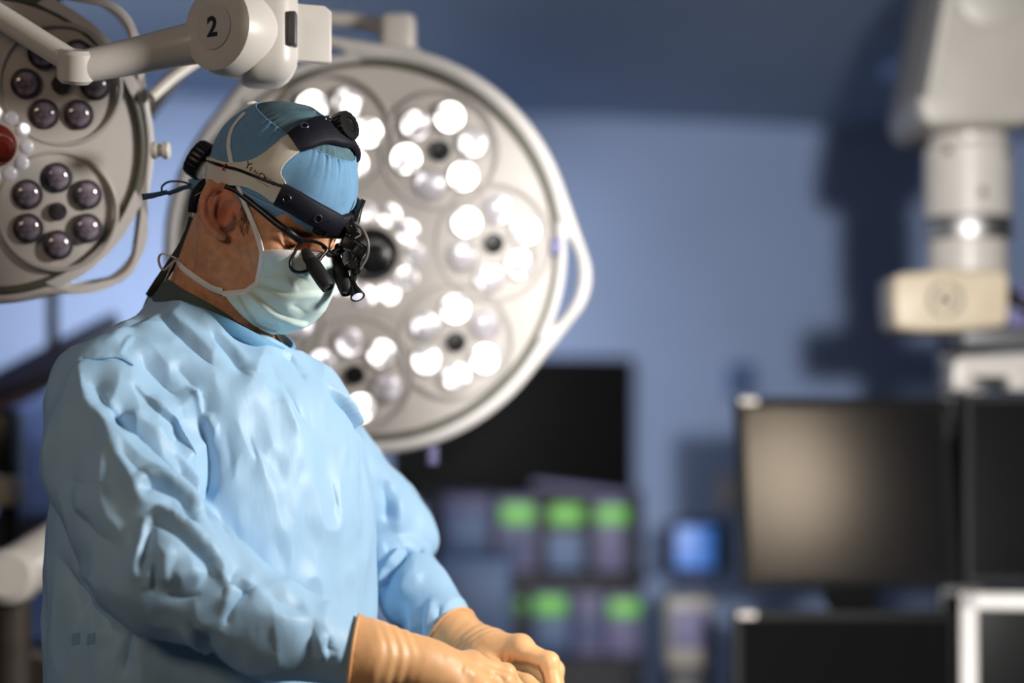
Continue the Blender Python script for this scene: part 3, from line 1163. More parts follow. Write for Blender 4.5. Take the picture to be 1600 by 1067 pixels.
FAR = [
    ('valley', [(602, 745), (608, 790), (602, 825)], .013, .010),
    ('ridge', [(616, 770), (622, 800), (612, 832)], .014, .004),
    ('crease', [(664, 862), (640, 853), (618, 857), (600, 861)], .012, .009, .1),
    ('fold', [(598, 925), (612, 890), (636, 856)], .012, .010),
    ('valley', [(612, 880), (604, 900), (600, 925)], .010, .007),
    ('ridge', [(622, 925), (640, 905), (662, 905)], .010, .004),
    ('valley', [(668, 930), (660, 965), (655, 1005)], .008, .006),
    ('ridge', [(676, 935), (672, 965), (668, 1000)], .007, .005),
    ('valley', [(688, 945), (684, 970), (680, 990)], .006, .005),
    ('sharp', [(640, 945), (646, 975), (646, 1005)], .007, .005),
    ('valley', [(612, 930), (625, 965), (628, 1000)], .010, .006),
]
AMP, WID = 1.35, .9
SLEEVE = [(s[0], s[1], s[2] * WID, s[3] * AMP) + tuple(s[4:]) for s in SLEEVE]
CHEST = [(s[0], s[1], s[2] * WID, s[3] * AMP) + tuple(s[4:]) for s in CHEST]
FAR = [(s[0], s[1], s[2] * WID, s[3] * AMP) + tuple(s[4:]) for s in FAR]
GV = sculpt(GV, GQ, SLEEVE, GB0)
GV = sculpt(GV, GQ, CHEST + FAR, GB0)
# long fine drape wrinkles on the chest and small crumples everywhere, laid out in the cloth's own directions
strk = []
rr = random.Random(5)
for i in range(46):
    x_, y_ = rr.uniform(345, 560), rr.uniform(600, 880)
    ln = rr.uniform(25, 75)
    sl_ = 0.32 - (x_ - 345) / 215 * 0.25 + rr.uniform(-.12, .12)
    strk.append((rr.choice(['valley', 'ridge', 'crease', 'valley']), [(x_, y_), (x_ + sl_ * ln * .5 + rr.uniform(-3, 3), y_ + ln * .5), (x_ + sl_ * ln, y_ + ln)], rr.uniform(.0035, .007), rr.uniform(.0007, .0018), .4))
for i in range(40):
    x_, y_ = rr.uniform(110, 520), rr.uniform(620, 1040)
    if x_ > 330 and y_ < 900:
        continue
    an = rr.uniform(-.4, 1.3)
    ln = rr.uniform(18, 46)
    strk.append((rr.choice(['valley', 'ridge', 'crease']), [(x_, y_), (x_ + math.cos(an) * ln * .5 + rr.uniform(-4, 4), y_ + math.sin(an) * ln * .5), (x_ + math.cos(an) * ln, y_ + math.sin(an) * ln)], rr.uniform(.004, .008), rr.uniform(.001, .0028), .4))
GV = sculpt(GV, GQ, strk, GB0)


def vnoise(P, seed):
    """smooth 3-D value noise in -1..1"""
    I = np.floor(P).astype(np.int64)
    f = P - I
    f = f * f * (3 - 2 * f)
    out = np.zeros(len(P))
    for dx in (0, 1):
        for dy in (0, 1):
            for dz in (0, 1):
                h = (I[:, 0] + dx) * 374761393 + (I[:, 1] + dy) * 668265263 + (I[:, 2] + dz) * 2147483647 + seed * 974711
                h = (h ^ (h >> 13)) * 1274126177
                h = ((h ^ (h >> 16)) & 0xFFFF) / 32767.5 - 1
                out += h * np.where(dx, f[:, 0], 1 - f[:, 0]) * np.where(dy, f[:, 1], 1 - f[:, 1]) * np.where(dz, f[:, 2], 1 - f[:, 2])
    return out


# stiff non-woven crumple: ridged noise in the cloth, then planes and creases
NG = vnormals(GV, GQ)
GN = ((1 - 2 * np.abs(vnoise(GV * np.array([17, 17, 10]), 3))) * .0046 + (1 - 2 * np.abs(vnoise(GV * np.array([34, 34, 18]) + 7, 5))) * .0026)
GV = GV + NG * GN[:, None]
GV = facet(GV, GQ, 14, .11, 14)


def tuck(V, a, b, r):
    """sleeve end gathered inside the glove cuff"""
    a, b = np.array(tuple(a)), np.array(tuple(b))
    ax = (b - a) / np.linalg.norm(b - a)
    h = (V - a) @ ax
    rv = V - a - h[:, None] * ax
    rad = np.linalg.norm(rv, axis=1)
    lim = np.where(h > -.003, r - .0035 - .45 * np.maximum(h, 0), r - .0035 + (-.003 - h) / .032 * .018)
    m_ = (h > -.035) & (h < .10) & (rad < .075) & (rad > lim)
    V = V.copy()
    V[m_] -= rv[m_] * (1 - lim[m_] / rad[m_])[:, None]
    return V


GV = tuck(GV, W(553, 1025, -.200), W(582, 1029, -.200), .0500)
GV = tuck(GV, W(706, 991, .126), W(722, 1004, .112), .0405)
gown = mesh('gown', GV, GQ, M['gown'], person)
tag(gown, 'light blue surgical gown with creased sleeves')
ss = gown.modifiers.new('smooth', 'SUBSURF'); ss.levels = 1; ss.render_levels = 1
GB = bvh_of(GV, GQ)

M['gown_mark'] = mat('gown_mark', (0.20, 0.40, 0.58), 0.6)
# collar binding around the neck opening
ring = [(238, 470, .052), (262, 471, .0), (300, 481, -.036), (345, 499, -.055), (390, 522, -.052), (428, 542, -.030), (448, 547, .002), (448, 534, .040), (410, 510, .088), (340, 486, .115), (275, 470, .095)]
cpt = [W(*p) for p in ring]
cc = sum(cpt, Vector()) / len(cpt)
nrm = [((p - cc) - pn * (p - cc).dot(pn)).normalized() for p in cpt]
pts_ = [p + n * .004 - pn * .004 for p, n in zip(cpt, nrm)]
ribbon('collar_binding', pts_, nrm, .017, .004, M['gown_dark'], gown, closed=True, per=6)
# seam at the shoulder, two faint ink squares on the back of the gown
sm = [hit(GB, x_, y_) for x_, y_ in [(124, 564), (145, 562), (165, 560), (186, 559), (208, 571)]]
tube('shoulder_seam', [p + n * .0004 for p, n in sm], .0011, M['gown_dark'], gown, n=6)
for x_ in (119, 143):
    patch('ink_mark', [(x_ - 6, 990), (x_ + 6, 988), (x_ + 5, 1006), (x_ - 7, 1008)], GB, .0003, .0004, M['gown_mark'], gown, res=5, smooth_out=1)
# scrub shirt collar under the gown
ring2 = [(236, 464, .060), (256, 452, .012), (280, 466, -.024), (310, 482, -.038), (345, 503, -.038), (390, 534, -.030), (425, 556, -.012), (440, 556, .020), (400, 512, .075), (330, 474, .098), (265, 452, .085)]
cpt = [W(*p) for p in ring2]
nrm = [((p - cc) - pn * (p - cc).dot(pn)).normalized() for p in cpt]
scrub = ribbon('scrub_collar', [p - pn * .004 for p in cpt], nrm, .034, .004, M['scrub'], person, closed=True, per=6)

# ---------------------------------------------------------------- gloves
def glove(name, hand, cuff, lo, hi, strokes, label):
    Fd = Field(*[np.arange(lo[i], hi[i], .0021) for i in range(3)])
    hand_into(Fd, hand, 0.0)
    Fd.chain([W(*c[:3]) for c in cuff], [c[3] for c in cuff], .012, pad=.03)
    # open end: cut square across the sleeve
    a, b = W(*cuff[0][:3]), W(*cuff[1][:3])
    n = (a - b).normalized()
    X, Y, Z = Fd.xs[:, None, None], Fd.ys[None, :, None], Fd.zs[None, None, :]
    Fd.F = np.maximum(Fd.F, ((X - a.x) * n.x + (Y - a.y) * n.y + (Z - a.z) * n.z).astype(np.float32))
    V, Q = Fd.nets()
    V = relax(V, Q, 2, .5)
    bv = bvh_of(V, Q)
    # gathered rings of latex round the wrist
    axis = np.array(tuple((b - a).normalized()))
    N = vnormals(V, Q)
    h = (V - np.array(tuple(a))) @ axis
    env = np.exp(-((h - .054) / .022) ** 2)
    tw = np.sin(h * 480 + 3.0 * np.sin(V[:, 1] * 40 + V[:, 2] * 55) + V[:, 2] * 60)
    V = V + N * (env * .0006 * tw * (1 + .9 * vnoise(V * 30, 4)) + .0008 * vnoise(V * np.array([60, 60, 60]), 8) * env)[:, None]
    V = sculpt(V, Q, strokes, bv)
    g = mesh(name, V, Q, M['glove'], person)
    g['label'] = label
    # rolled bead at the open end
    R = frame_from(n)
    rr_ = cuff[0][3]
    pts = []
    for i in range(28):
        an = 2 * math.pi * i / 28
        pts.append(a + R @ Vector(((rr_ + .0006) * math.cos(an), (rr_ + .0006) * math.sin(an), 0)))
    tube('rolled_cuff', pts, .0022, M['glove'], g, n=8, closed=True, per=3)
    return g


glove('glove', R_HAND, [(553, 1025, -.200, .0500), (582, 1029, -.200, .0455), (612, 1031, -.197, .0350), (650, 1036, -.190, .0315)], (-.25, -.275, .86), (.05, -.06, 1.10),
      [('valley', [(752, 1028), (765, 1040), (775, 1062)], .005, .0025), ('ridge', [(690, 1026), (715, 1030), (735, 1030)], .008, .0015),
       ('valley', [(770, 1046), (780, 1056), (790, 1066)], .003, .002), ('ridge', [(720, 1042), (735, 1050), (745, 1062)], .008, .002)],
      'tan latex glove on the near hand')
glove('glove', L_HAND, [(706, 991, .126, .0405), (722, 1004, .112, .0360), (740, 1012, .100, .0290), (760, 1018, .085, .0285)], (-.14, -.06, .88), (.12, .20, 1.12),
      [('valley', [(786, 1008), (788, 1025), (786, 1045)], .003, .0028), ('valley', [(798, 1015), (796, 1035), (790, 1055)], .0032, .003),
       ('ridge', [(792, 1010), (792, 1030), (788, 1050)], .003, .0018), ('crease', [(846, 1035), (842, 1042), (844, 1052)], .003, .0025),
       ('valley', [(808, 1018), (806, 1034), (800, 1052)], .003, .002)],
      'tan latex glove on the far hand')

# ---------------------------------------------------------------- cap
CA, CBr, CH = .108, .083, .100


def cap_edge(phi):      # lower edge as a latitude; phi=0 front, pi = back
    c = math.cos(phi)
    return math.asin(max(-.9, -.24 - .12 * (1 - c) / 2 * 2 * .8 - .30 * max(-c, 0) ** 2))


def cap_point(phi, lat, grow=0.0):
    puff = 1 + .012 * math.sin(3 * phi + .7) * math.cos(lat)
    return H((CA + grow) * math.cos(lat) * math.cos(phi) * puff, (CBr + grow) * math.cos(lat) * math.sin(phi) * puff, .05 + (CH + grow) * math.sin(lat))


SEAM = math.radians(44)


def cap_mesh(name, lat_of, nlat, nphi, rip, m, parent):
    vs, fs = [], []
    for j in range(nlat + 1):
        t = j / nlat
        for i in range(nphi):
            phi = 2 * math.pi * i / nphi
            lat = lat_of(phi, t)
            vs.append(cap_point(phi, lat, rip(phi, t)))
    for j in range(nlat):
        for i in range(nphi):
            a, b = j * nphi + i, j * nphi + (i + 1) % nphi
            fs.append((a, b, b + nphi, a + nphi))
    return mesh(name, vs, fs, m, parent)


def rip_body(phi, t):
    gather = math.exp(-(1 - t) * 7)
    hem = math.exp(-t * 8)
    return .0007 * gather * (math.sin(phi * 46) + .7 * math.sin(phi * 71 + 1)) * (1 + .8 * math.sin(phi * 5)) + .0010 * hem * math.sin(phi * 23) + .0014 * math.sin(phi * 9 + t * 5) * t * (1 - t) * 4 - .002 * hem


cap = cap_mesh('surgical_cap', lambda p, t: cap_edge(p) + (SEAM - cap_edge(p)) * t, 44, 288, rip_body, M['cap'], person)
sd_ = cap.modifiers.new('cloth', 'SOLIDIFY'); sd_.thickness = .0012; sd_.offset = -1
tag(cap, 'blue cloth surgical cap tied at the back')
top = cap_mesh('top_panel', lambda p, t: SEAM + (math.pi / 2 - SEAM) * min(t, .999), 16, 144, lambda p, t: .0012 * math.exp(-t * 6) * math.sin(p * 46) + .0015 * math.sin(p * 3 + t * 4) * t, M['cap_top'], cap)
tube('seam_piping', [cap_point(2 * math.pi * i / 60, SEAM, .0012) for i in range(60)], .0009, M['cap'], cap, n=6, closed=True, per=2)
tube('hem_stitching', [cap_point(2 * math.pi * i / 60, cap_edge(2 * math.pi * i / 60) + .14, .0012) for i in range(60)], .0006, M['stitch'], cap, n=6, closed=True, per=2)
CV = [v.co.copy() for v in cap.data.vertices] + [v.co.copy() for v in top.data.vertices]
nc = len(cap.data.vertices)
CF = [tuple(p.vertices) for p in cap.data.polygons] + [tuple(i + nc for i in p.vertices) for p in top.data.polygons]


def flip_out(vs, fs, c):
    out = []
    for f in fs:
        a, b, d = vs[f[0]], vs[f[1]], vs[f[2]]
        n = (b - a).cross(d - a)
        out.append(f if n.dot(a - c) > 0 else tuple(reversed(f)))
    return out


CF = flip_out(CV, CF, H(0, 0, .05))
CB = BVHTree.FromPolygons(CV, CF)
# cap + head together, for straps that cross from one to the other
HV = CV + [Vector(v) for v in BV]
HFc = CF + [tuple(i + len(CV) for i in q) for q in BQ.tolist()]
HB = BVHTree.FromPolygons(HV, HFc)


def free_ribbon(name, pts, width, thick, m, parent, nv=None):
    P = [W(*p) for p in pts]
    N = [Vector(nv) if nv else Vector((0, -1, 0.15)) for _ in P]
    return ribbon(name, P, N, width, thick, m, parent)


free_ribbon('tie_knot', [(318, 288, .012), (305, 287, .030), (298, 289, .034)], [.012, .014, .016], .004, M['cap'], cap)
tube('tie_loop', [W(*p) for p in [(303, 290, .030), (284, 284, .026), (264, 284, .020), (253, 292, .018), (256, 302, .020), (272, 301, .026), (290, 294, .030), (303, 291, .032)]], .0035, M['cap_tie'], cap, n=8, rz=.0014)
free_ribbon('tie_loop', [(303, 291, .032), (288, 293, .028), (272, 299, .024), (262, 303, .02)], .006, .0015, M['cap_tie'], cap)
free_ribbon('tie_end', [(262, 300, .022), (250, 303, .018), (236, 306, .015), (222, 308, .012)], [.006, .007, .009], .0015, M['cap_tie'], cap)

# ---------------------------------------------------------------- hair: short sideburn, nape and brows
def strands(name, areas, n, ln, m, parent):
    vs, fs = [], []
    for (poly_c, rx, ry, dx, dy, cnt, l_) in areas:
        for i in range(cnt):
            a = RNG.uniform(0, 2 * math.pi); r = math.sqrt(RNG.uniform(0, 1))
            px, py = poly_c[0] + rx * r * math.cos(a), poly_c[1] + ry * r * math.sin(a)
            loc, nor, _, _ = BB.ray_cast(CAMLOC, (W(px, py) - CAMLOC).normalized())
            if loc is None:
                continue
            q, _, _, _ = BB.ray_cast(CAMLOC, (W(px + dx + RNG.normal(0, 1.2), py + dy + RNG.normal(0, 1.2)) - CAMLOC).normalized())
            if q is None or (q - loc).length > .03:
                continue
            d = (q - loc).normalized()
            s_ = d.cross(nor).normalized() * .00022
            mid = loc + d * l_ * .5 + nor * .0016
            end = loc + d * l_ + nor * .0010
            b = len(vs)
            vs += [loc - s_, loc + s_, loc + nor * .0004, mid - s_ * .8, mid + s_ * .8, mid + nor * .0004, end]
            fs += [(b, b + 1, b + 4, b + 3), (b + 1, b + 2, b + 5, b + 4), (b + 2, b, b + 3, b + 5), (b + 3, b + 4, b + 6), (b + 4, b + 5, b + 6), (b + 5, b + 3, b + 6)]
    return tag(mesh(name, vs, fs, m, parent), kind='stuff')


strands('sideburn_hair', [((382, 342), 9, 24, 2, 12, 90, .006), ((381, 330), 6, 14, 2, 12, 50, .006), ((384, 312), 10, 8, 4, 9, 40, .008)], 0, 0, M['hair'], person)
strands('eyebrow', [((462, 364), 20, 4.5, 8, 3, 260, .009), ((452, 358), 12, 4, 8, 3, 120, .009)], 0, 0, M['hair'], person)
strands('eyelash', [((453, 383), 9, 1.5, 3, 5, 50, .006)], 0, 0, M['hair'], person)

# ---------------------------------------------------------------- mask
side = []
for t_, x_, y_ in [(0, 412, 394), (.25, 407, 420), (.5, 401, 441), (.72, 383, 454), (1, 348, 457)]:
    p_, n_ = hit(BB, x_, y_)
    side.append((t_, *to_local(p_ + n_ * .0025)))
ctr = [(0, .117, .006), (.22, .134, -.018), (.42, .1405, -.042), (.62, .1385, -.068), (.82, .127, -.096), (1, .106, -.121)]
NR, NC = 64, 96
mv, mf = [], []
for j in range(NR + 1):
    t = j / NR
    sf, sr, su = [float(np.interp(t, [q[0] for q in side], [q[i] for q in side])) for i in (1, 2, 3)]
    cf, cu = [float(np.interp(t, [q[0] for q in ctr], [q[i] for q in ctr])) for i in (1, 2)]
    pw = 1.35 - .55 * min(t * 2, 1)
    for i in range(NC + 1):
        al = math.pi / 2 * (1 - 2 * i / NC)           # +90 deg = near (right) side
        ca = max(math.cos(al), 0.0)
        w_ = ca ** pw
        mv.append(H(sf + (cf - sf) * w_, sr * math.sin(al), su + (cu - su) * ca ** 1.1))
for j in range(NR):
    for i in range(NC):
        a = j * (NC + 1) + i
        mf.append((a, a + 1, a + NC + 2, a + NC + 1))
MV, MQ = np.array([tuple(v) for v in mv]), np.array(mf)
MV = relax(MV, MQ, 3, .4, None)
nn_ = vnormals(MV, MQ)
if (nn_[len(nn_) // 2] @ np.array(tuple(HF))) < 0:
    MQ = MQ[:, ::-1].copy()
MV = sculpt(MV, MQ, [
    ('step', [(506, 456), (475, 459), (446, 461), (424, 454), (398, 447)], .012, .0050, .12),
    ('step', [(482, 506), (455, 498), (431, 488), (408, 471), (386, 454)], .012, .0048, .12),
    ('step', [(415, 520), (400, 504), (389, 489), (370, 459)], .010, .0036, .12),
    ('valley', [(455, 445), (468, 436), (476, 428)], .010, .0030),
    ('ridge', [(412, 440), (440, 438), (470, 446)], .008, .0016),
    ('valley', [(408, 412), (420, 422), (412, 436)], .006, .0016),
    ('crease', [(452, 474), (468, 482), (480, 492)], .006, .0022),
    ('valley', [(425, 500), (434, 508), (432, 518)], .007, .0022),
    ('ridge', [(440, 470), (455, 490), (462, 505)], .009, .0016),
])
mask = mesh('face_mask', MV, MQ, M['mask'], person)
tag(mask, 'pale mint pleated surgical mask')
so = mask.modifiers.new('cloth', 'SOLIDIFY'); so.thickness = .0012; so.offset = 1
MB = bvh_of(MV, MQ)
HB2 = BVHTree.FromPolygons(HV + [Vector(v) for v in MV], HFc + [tuple(i + len(HV) for i in q) for q in MQ.tolist()])


def edge_strip(name, idxs, width, m, parent, thick=.0016):
    P = [Vector(MV[i]) for i in idxs]
    N = [Vector(nn_[i]) if Vector(nn_[i]).dot(Vector(MV[i]) - H(.03, 0, -.06)) > 0 else -Vector(nn_[i]) for i in idxs]
    return ribbon(name, P, N, width, thick, m, parent, per=2)


st_ = NC + 1
edge_strip('edge_binding', [j * st_ for j in range(0, NR + 1, 4)], .0075, M['mask_w'], mask)
edge_strip('edge_binding', [j * st_ + NC for j in range(0, NR + 1, 4)], .0075, M['mask_w'], mask)
edge_strip('top_binding', [2 * st_ + i for i in range(0, NC + 1, 4)], .010, M['mask_w'], mask, .0014)
# straps
def strap(name, pl, width, m, parent, bvh, lift=.0018, thick=.0014):
    q = [hit(bvh, *p) for p in pl]
    return ribbon(name, [p + n * lift for p, n in q], [n for p, n in q], width, thick, m, parent)


strap('upper_strap', [(411, 396), (406, 376), (398, 352), (389, 330), (380, 308), (374, 290), (368, 272), (362, 248), (359, 226), (363, 206), (372, 191), (384, 178)], .0072, M['mask_w'], mask, HB)
strap('lower_strap', [(350, 455), (338, 452), (322, 444), (304, 432), (288, 420), (274, 408), (266, 402)], [.010, .009, .0085, .007, .006], M['mask_w'], mask, HB)
tube('bow_knot', [W(383, 178, -.012), W(388, 170, -.008), W(397, 167, -.004), W(408, 171, .0)], [.005, .0088, .0078, .003], M['mask_w'], mask, n=10)
tube('bow_loop', [W(*p) for p in [(276, 404, -.012), (264, 399, -.006), (252, 397, -.002), (248, 404, .0), (250, 416, .0), (256, 422, -.004), (266, 414, -.008), (274, 406, -.012)]], .0028, M['mask_w'], mask, n=8, rz=.0010, closed=False)
tube('loose_end', [W(*p) for p in [(272, 408, -.014), (264, 424, -.012), (257, 440, -.010)]], .0016, M['mask_w'], mask, n=8, rz=.0007)


# ================================================================== headlight headset (worn, lifts off the head)
hs = empty('headlight_headset', H(0, 0, .05))
tag(hs, 'white and navy headband with headlight worn over the blue cap', 'headset')
PLATE = [(328, 246), (357, 254), (389, 254), (412, 244), (436, 225), (456, 211), (468, 216), (474, 232), (460, 244), (445, 258), (440, 272), (448, 286), (442, 297), (432, 316), (412, 303), (389, 292), (365, 289), (334, 289), (319, 282), (312, 272), (318, 256)]
band = patch('side_plate', PLATE, CB, .0030, .0030, M['wplastic'], hs, res=5, smooth_out=3)
band['label'] = 'white plastic side plate with printed name'
patch('side_plate', PLATE, CB, .0030, .0030, M['wplastic'], hs, res=6, smooth_out=3, mirror=mirror_head)
PADF = [(449, 285), (470, 298), (500, 316), (530, 332), (550, 344), (553, 352), (546, 366), (536, 376), (512, 368), (486, 357), (458, 339), (429, 319), (438, 303)]
PADT = [(446, 213), (462, 200), (488, 188), (512, 185), (530, 193), (545, 210), (558, 230), (560, 240), (546, 229), (524, 222), (504, 224), (488, 232), (472, 240), (463, 228)]


def pad_band(name, pl, widths, grow):
    """padded band lying on the cap from the traced near side over to its mirror image"""
    P, N = [], []
    near = [hit(CB, *p)[0] for p in pl]
    for v in near + [mirror_head(v) for v in reversed(near)]:
        a, b, c = to_local(v)
        n = (HF * (a / CA ** 2) + HR * (b / CBr ** 2) + HU * ((c - .05) / CH ** 2)).normalized()
        k_ = 1 / math.sqrt((a / CA) ** 2 + (b / CBr) ** 2 + ((c - .05) / CH) ** 2)
        P.append(H(a * k_, b * k_, .05 + (c - .05) * k_) + n * grow); N.append(n)
    return ribbon(name, P, N, widths + widths[::-1], .0085, M['navy'], hs, per=6)


padf = pad_band('front_pad', [(437, 302), (460, 315), (488, 331), (516, 346), (534, 354)], [.030, .031, .031, .030, .028], .0012)
padt = pad_band('crown_pad', [(458, 225), (474, 217), (492, 209), (508, 206), (520, 208)], [.030, .036, .040, .044, .044], .0012)


def ring_on(px, py, bvh, r, m, parent, lift):
    p, n = hit(bvh, px, py)
    p = p + n * lift
    R = frame_from(n)
    return tube('snap_ring', [p + R @ Vector((r * math.cos(a), r * math.sin(a), 0)) for a in [2 * math.pi * i / 16 for i in range(16)]], .0009, m, parent, n=6, closed=True, per=2)


for (x_, y_) in [(451.5, 309.5), (494, 337), (533, 354)]:
    ring_on(x_, y_, CB, .0050, M['chrome'], padf, .0112)
for (x_, y_) in [(477, 206), (507.5, 195.5)]:
    ring_on(x_, y_, CB, .0046, M['chrome'], padt, .0112)
# crease line along the crown pad
q = [hit(CB, *p) for p in [(482, 219), (500, 212), (516, 209), (530, 210)]]
tube('pad_seam', [p + n * .0098 for p, n in q], .0006, M['blackm'], padt, n=6)


def knob(name, center, axis, r, h, parent, n=48, teeth=14):
    def wob(rr, hh, a):
        return rr * (1 + (.05 * math.copysign(abs(math.sin(a * teeth / 2)) ** .5, 1) if rr > r * .9 else 0))
    return lathe(name, [(r * .80, 0), (r * .98, h * .12), (r, h * .3), (r, h * .8), (r * .94, h), (r * .55, h * 1.02), (r * .5, h * .95)], center, axis, M['blackp'], parent, n=84, wob=wob)


ka = (-HF * .85 + HU * .05 + HR * .35).normalized()
knob('rear_knob', W(322, 256, .018) , ka, .0245, .020, hs)
kt = (HU * .66 + HF * .58 - HR * .02).normalized()
kn_ = knob('top_knob', W(529, 203, -.050), kt, .0195, .019, hs)
for i in range(5):
    R = frame_from(kt)
    a = -2.2 + i * .42
    p = W(529, 203, -.050) + R @ Vector((.0198 * math.cos(a), .0198 * math.sin(a), .006))
    lathe('rivet', [(.0012, -.001), (.0011, .0004), (.0006, .0009)], p, (R @ Vector((math.cos(a), math.sin(a), 0))), M['chrome'], kn_, n=10)
# cable along the plate, red clip
q = [hit(CB, *p) for p in [(322, 251), (340, 255), (358, 261), (378, 267), (398, 274), (422, 283), (446, 292)]]
tube('power_cable', [p + n * .0075 for p, n in q], .0020, M['blackp'], hs, n=8)
p, n = hit(CB, 358, 262)
R = frame_from((W(398, 274) - W(322, 251)).normalized())
tube('cable_clip', [p + n * .0075 + R @ Vector((.0038 * math.cos(a), .0038 * math.sin(a), 0)) + Vector((.0012 * math.sin(a), 0, 0)) for a in [2 * math.pi * i / 14 for i in range(14)]], .0010, M['red'], hs, n=6, closed=True, per=2)
# printed name on the plate: large initials, small letters
LET = [('Y', 386, 262.5, 15), ('E', 393.5, 267.5, 8.5), ('N', 399, 270.5, 8.5), ('O', 404.5, 277, 14), ('P', 414.5, 280.5, 8.5), ('T', 419.5, 283.5, 8.5), ('I', 424, 286, 8.5), ('S', 426.5, 287.5, 8.5)]
ang = math.radians(29)
for (ch, x_, y_, s_) in LET:
    V2, F2 = text_mesh(ch, 1.0, 0.01)
    vs = []
    for v in V2:
        a, b = v.x * s_, v.y * s_
        px, py = x_ + a * math.cos(ang) + b * math.sin(ang), y_ + a * math.sin(ang) - b * math.cos(ang)
        p, n = hit(CB, px, py)
        vs.append(p + n * .00615)
    mesh('letter', vs, F2, M['ink'], band, False)
q = [hit(CB, *p) for p in [(405, 281.5), (414, 286), (423, 292)]]
tube('underline', [p + n * .0061 for p, n in q], .0003, M['ink'], band, n=6)
# neoprene tail under the rear knob and strap down the back of the neck
q = [hit(BB, *p) for p in [(318, 292), (306, 303), (300, 318), (299, 334)]]
tube('nape_pad', [W(322, 284, .0), W(309, 297, -.004), W(303, 312, -.006), (W(300, 332, -.004))], [.012, .014, .012, .005], M['navy'], hs, n=12, rz=.006)
tube('nape_label', [W(305, 306, -.020), W(311, 302, -.022), W(316, 299, -.024)], .0008, M['paper'], hs, n=6, rz=.0004)
tube('neck_strap', [W(303, 340, .02), W(297, 362, .022), W(284, 388, .022), (W(266, 416, .022)), W(248, 442, .022), W(234, 464, .03)], .0070, M['blackm'], hs, n=10, rz=.002, upv=(0, 1, 0))
# bracket, arm, lamp at the brow
yb = -.052
box('headlight_bracket', W(549, 357, yb), (.016, .022, .026), M['blackp'], hs, bevel=.003, rot=Matrix.Rotation(math.radians(-28), 3, 'Y'))
for (x_, y_) in [(549, 353), (558, 362), (546, 368)]:
    lathe('rivet', [(.0011, 0), (.0010, .0008), (.0004, .0012)], W(x_, y_, yb - .0125), (0, -1, 0), M['chrome'], hs, n=10)
box('hinge_block', W(548, 381, yb), (.024, .016, .017), M['blackp'], hs, bevel=.003, rot=Matrix.Rotation(math.radians(25), 3, 'Y'))
box('hinge_block', W(562, 392, yb), (.017, .018, .019), M['blackp'], hs, bevel=.003, rot=Matrix.Rotation(math.radians(35), 3, 'Y'))
tube('hinge_pin', [W(553, 376, yb - .010), W(568, 386, yb - .010)], .0008, M['chrome'], hs, n=6)
tube('hinge_pin', [W(561, 397, yb - .0105), W(567, 391, yb - .0105)], .0007, M['chrome'], hs, n=6)
tube('drop_arm', [W(562, 398, yb), W(556, 410, yb), W(554, 424, yb), W(551, 438, yb)], [.006, .0065, .005, .0045], M['blackp'], hs, n=10)
lathe('pivot_screw', [(.0055, -.012), (.006, -.010), (.006, .010), (.0052, .012)], W(549, 415, yb - .006), (0.3, -1, 0), M['blackp'], hs, n=20)
lathe('pivot_screw', [(.004, -.012), (.0045, -.010), (.0045, .010), (.004, .012)], W(556, 425, yb - .006), (0.3, -1, 0), M['blackp'], hs, n=20)
tube('brow_arm', [W(540, 382, yb), W(530, 388, yb - .003), W(521, 393, yb - .006)], .0028, M['blackp'], hs, n=8)
tube('lamp_cable', [W(546, 347, yb - .006), W(556, 350, yb - .008), W(568, 361, yb - .008), W(575, 380, yb - .008), W(573, 401, yb - .006), W(562, 420, yb - .004)], .0022, M['greycable'], hs, n=8)
tube('aiming_stick', [W(553, 350, yb), W(557, 340, yb), W(562, 326, yb), W(568, 312, yb)], [.0068, .0055, .0036, .0034], M['blackp'], hs, n=12)
la, lb = W(550, 441, yb), W(559, 464, yb - .012)
ax_ = (lb - la)
hl = lathe('headlight', [(.0035, -.006), (.0048, 0), (.0052, ax_.length * .35), (.0082, ax_.length * .75), (.0098, ax_.length * .98), (.0096, ax_.length), (.0080, ax_.length), (.0078, ax_.length * .93)], la, ax_, M['blackp'], hs, n=32)
lathe('headlight_lens', [(.0076, 0), (.006, .0022), (.003, .0031)], la + ax_ * .93, ax_, M['headled'], hl, n=24)

# ================================================================== loupe glasses
lg = empty('loupe_glasses', W(500, 395, -.05))
tag(lg, 'black magnifying loupe glasses resting on the surgeon\'s nose', 'glasses')
rim = [(468, 381, -.085), (460, 395, -.086), (454, 408, -.087), (455, 419, -.088), (463, 425, -.088), (478, 424, -.085), (492, 415, -.080), (503, 401, -.074), (511, 391, -.069), (503, 382, -.071), (489, 377, -.076), (475, 377, -.082)]
tube('rim', [W(*p) for p in rim], .0032, M['blackp'], lg, n=10, closed=True, per=4, rz=.0022)


def mirror_lens(p):
    return mirror_head(p)


tube('rim', [mirror_lens(W(*p)) for p in rim], .0032, M['blackp'], lg, n=10, closed=True, per=4, rz=.0022)
tube('bridge', [W(506, 386, -.071), W(514, 393, -.064), W(522, 397, -.058), W(530, 396, -.050), W(536, 391, -.046)], .0040, M['blackp'], lg, n=10, rz=.0026)
tm = [W(472, 378, -.086), W(462, 371, -.088)]
line_ = [(448, 360.5), (430, 347), (412, 332), (396, 319), (382, 308), (368, 297)]
ys_ = [hit(BB, *p_)[0].y for p_ in line_]
co_ = np.polyfit([p_[0] for p_ in line_], ys_, 2)
sh_ = max(np.polyval(co_, p_[0]) - y_ for p_, y_ in zip(line_, ys_))
for p_ in line_:
    tm.append(W(p_[0], p_[1], float(np.polyval(co_, p_[0]) - sh_ - .0035)))
tm.append(W(352, 291, tm[-1].y + .004))
tmp_ = tube('temple_arm', tm, [.0050, .0048, .0046, .0044, .0042, .004, .0038, .0036, .003], M['blackp'], lg, n=10, rz=.0022, upv=(0, 1, 0))
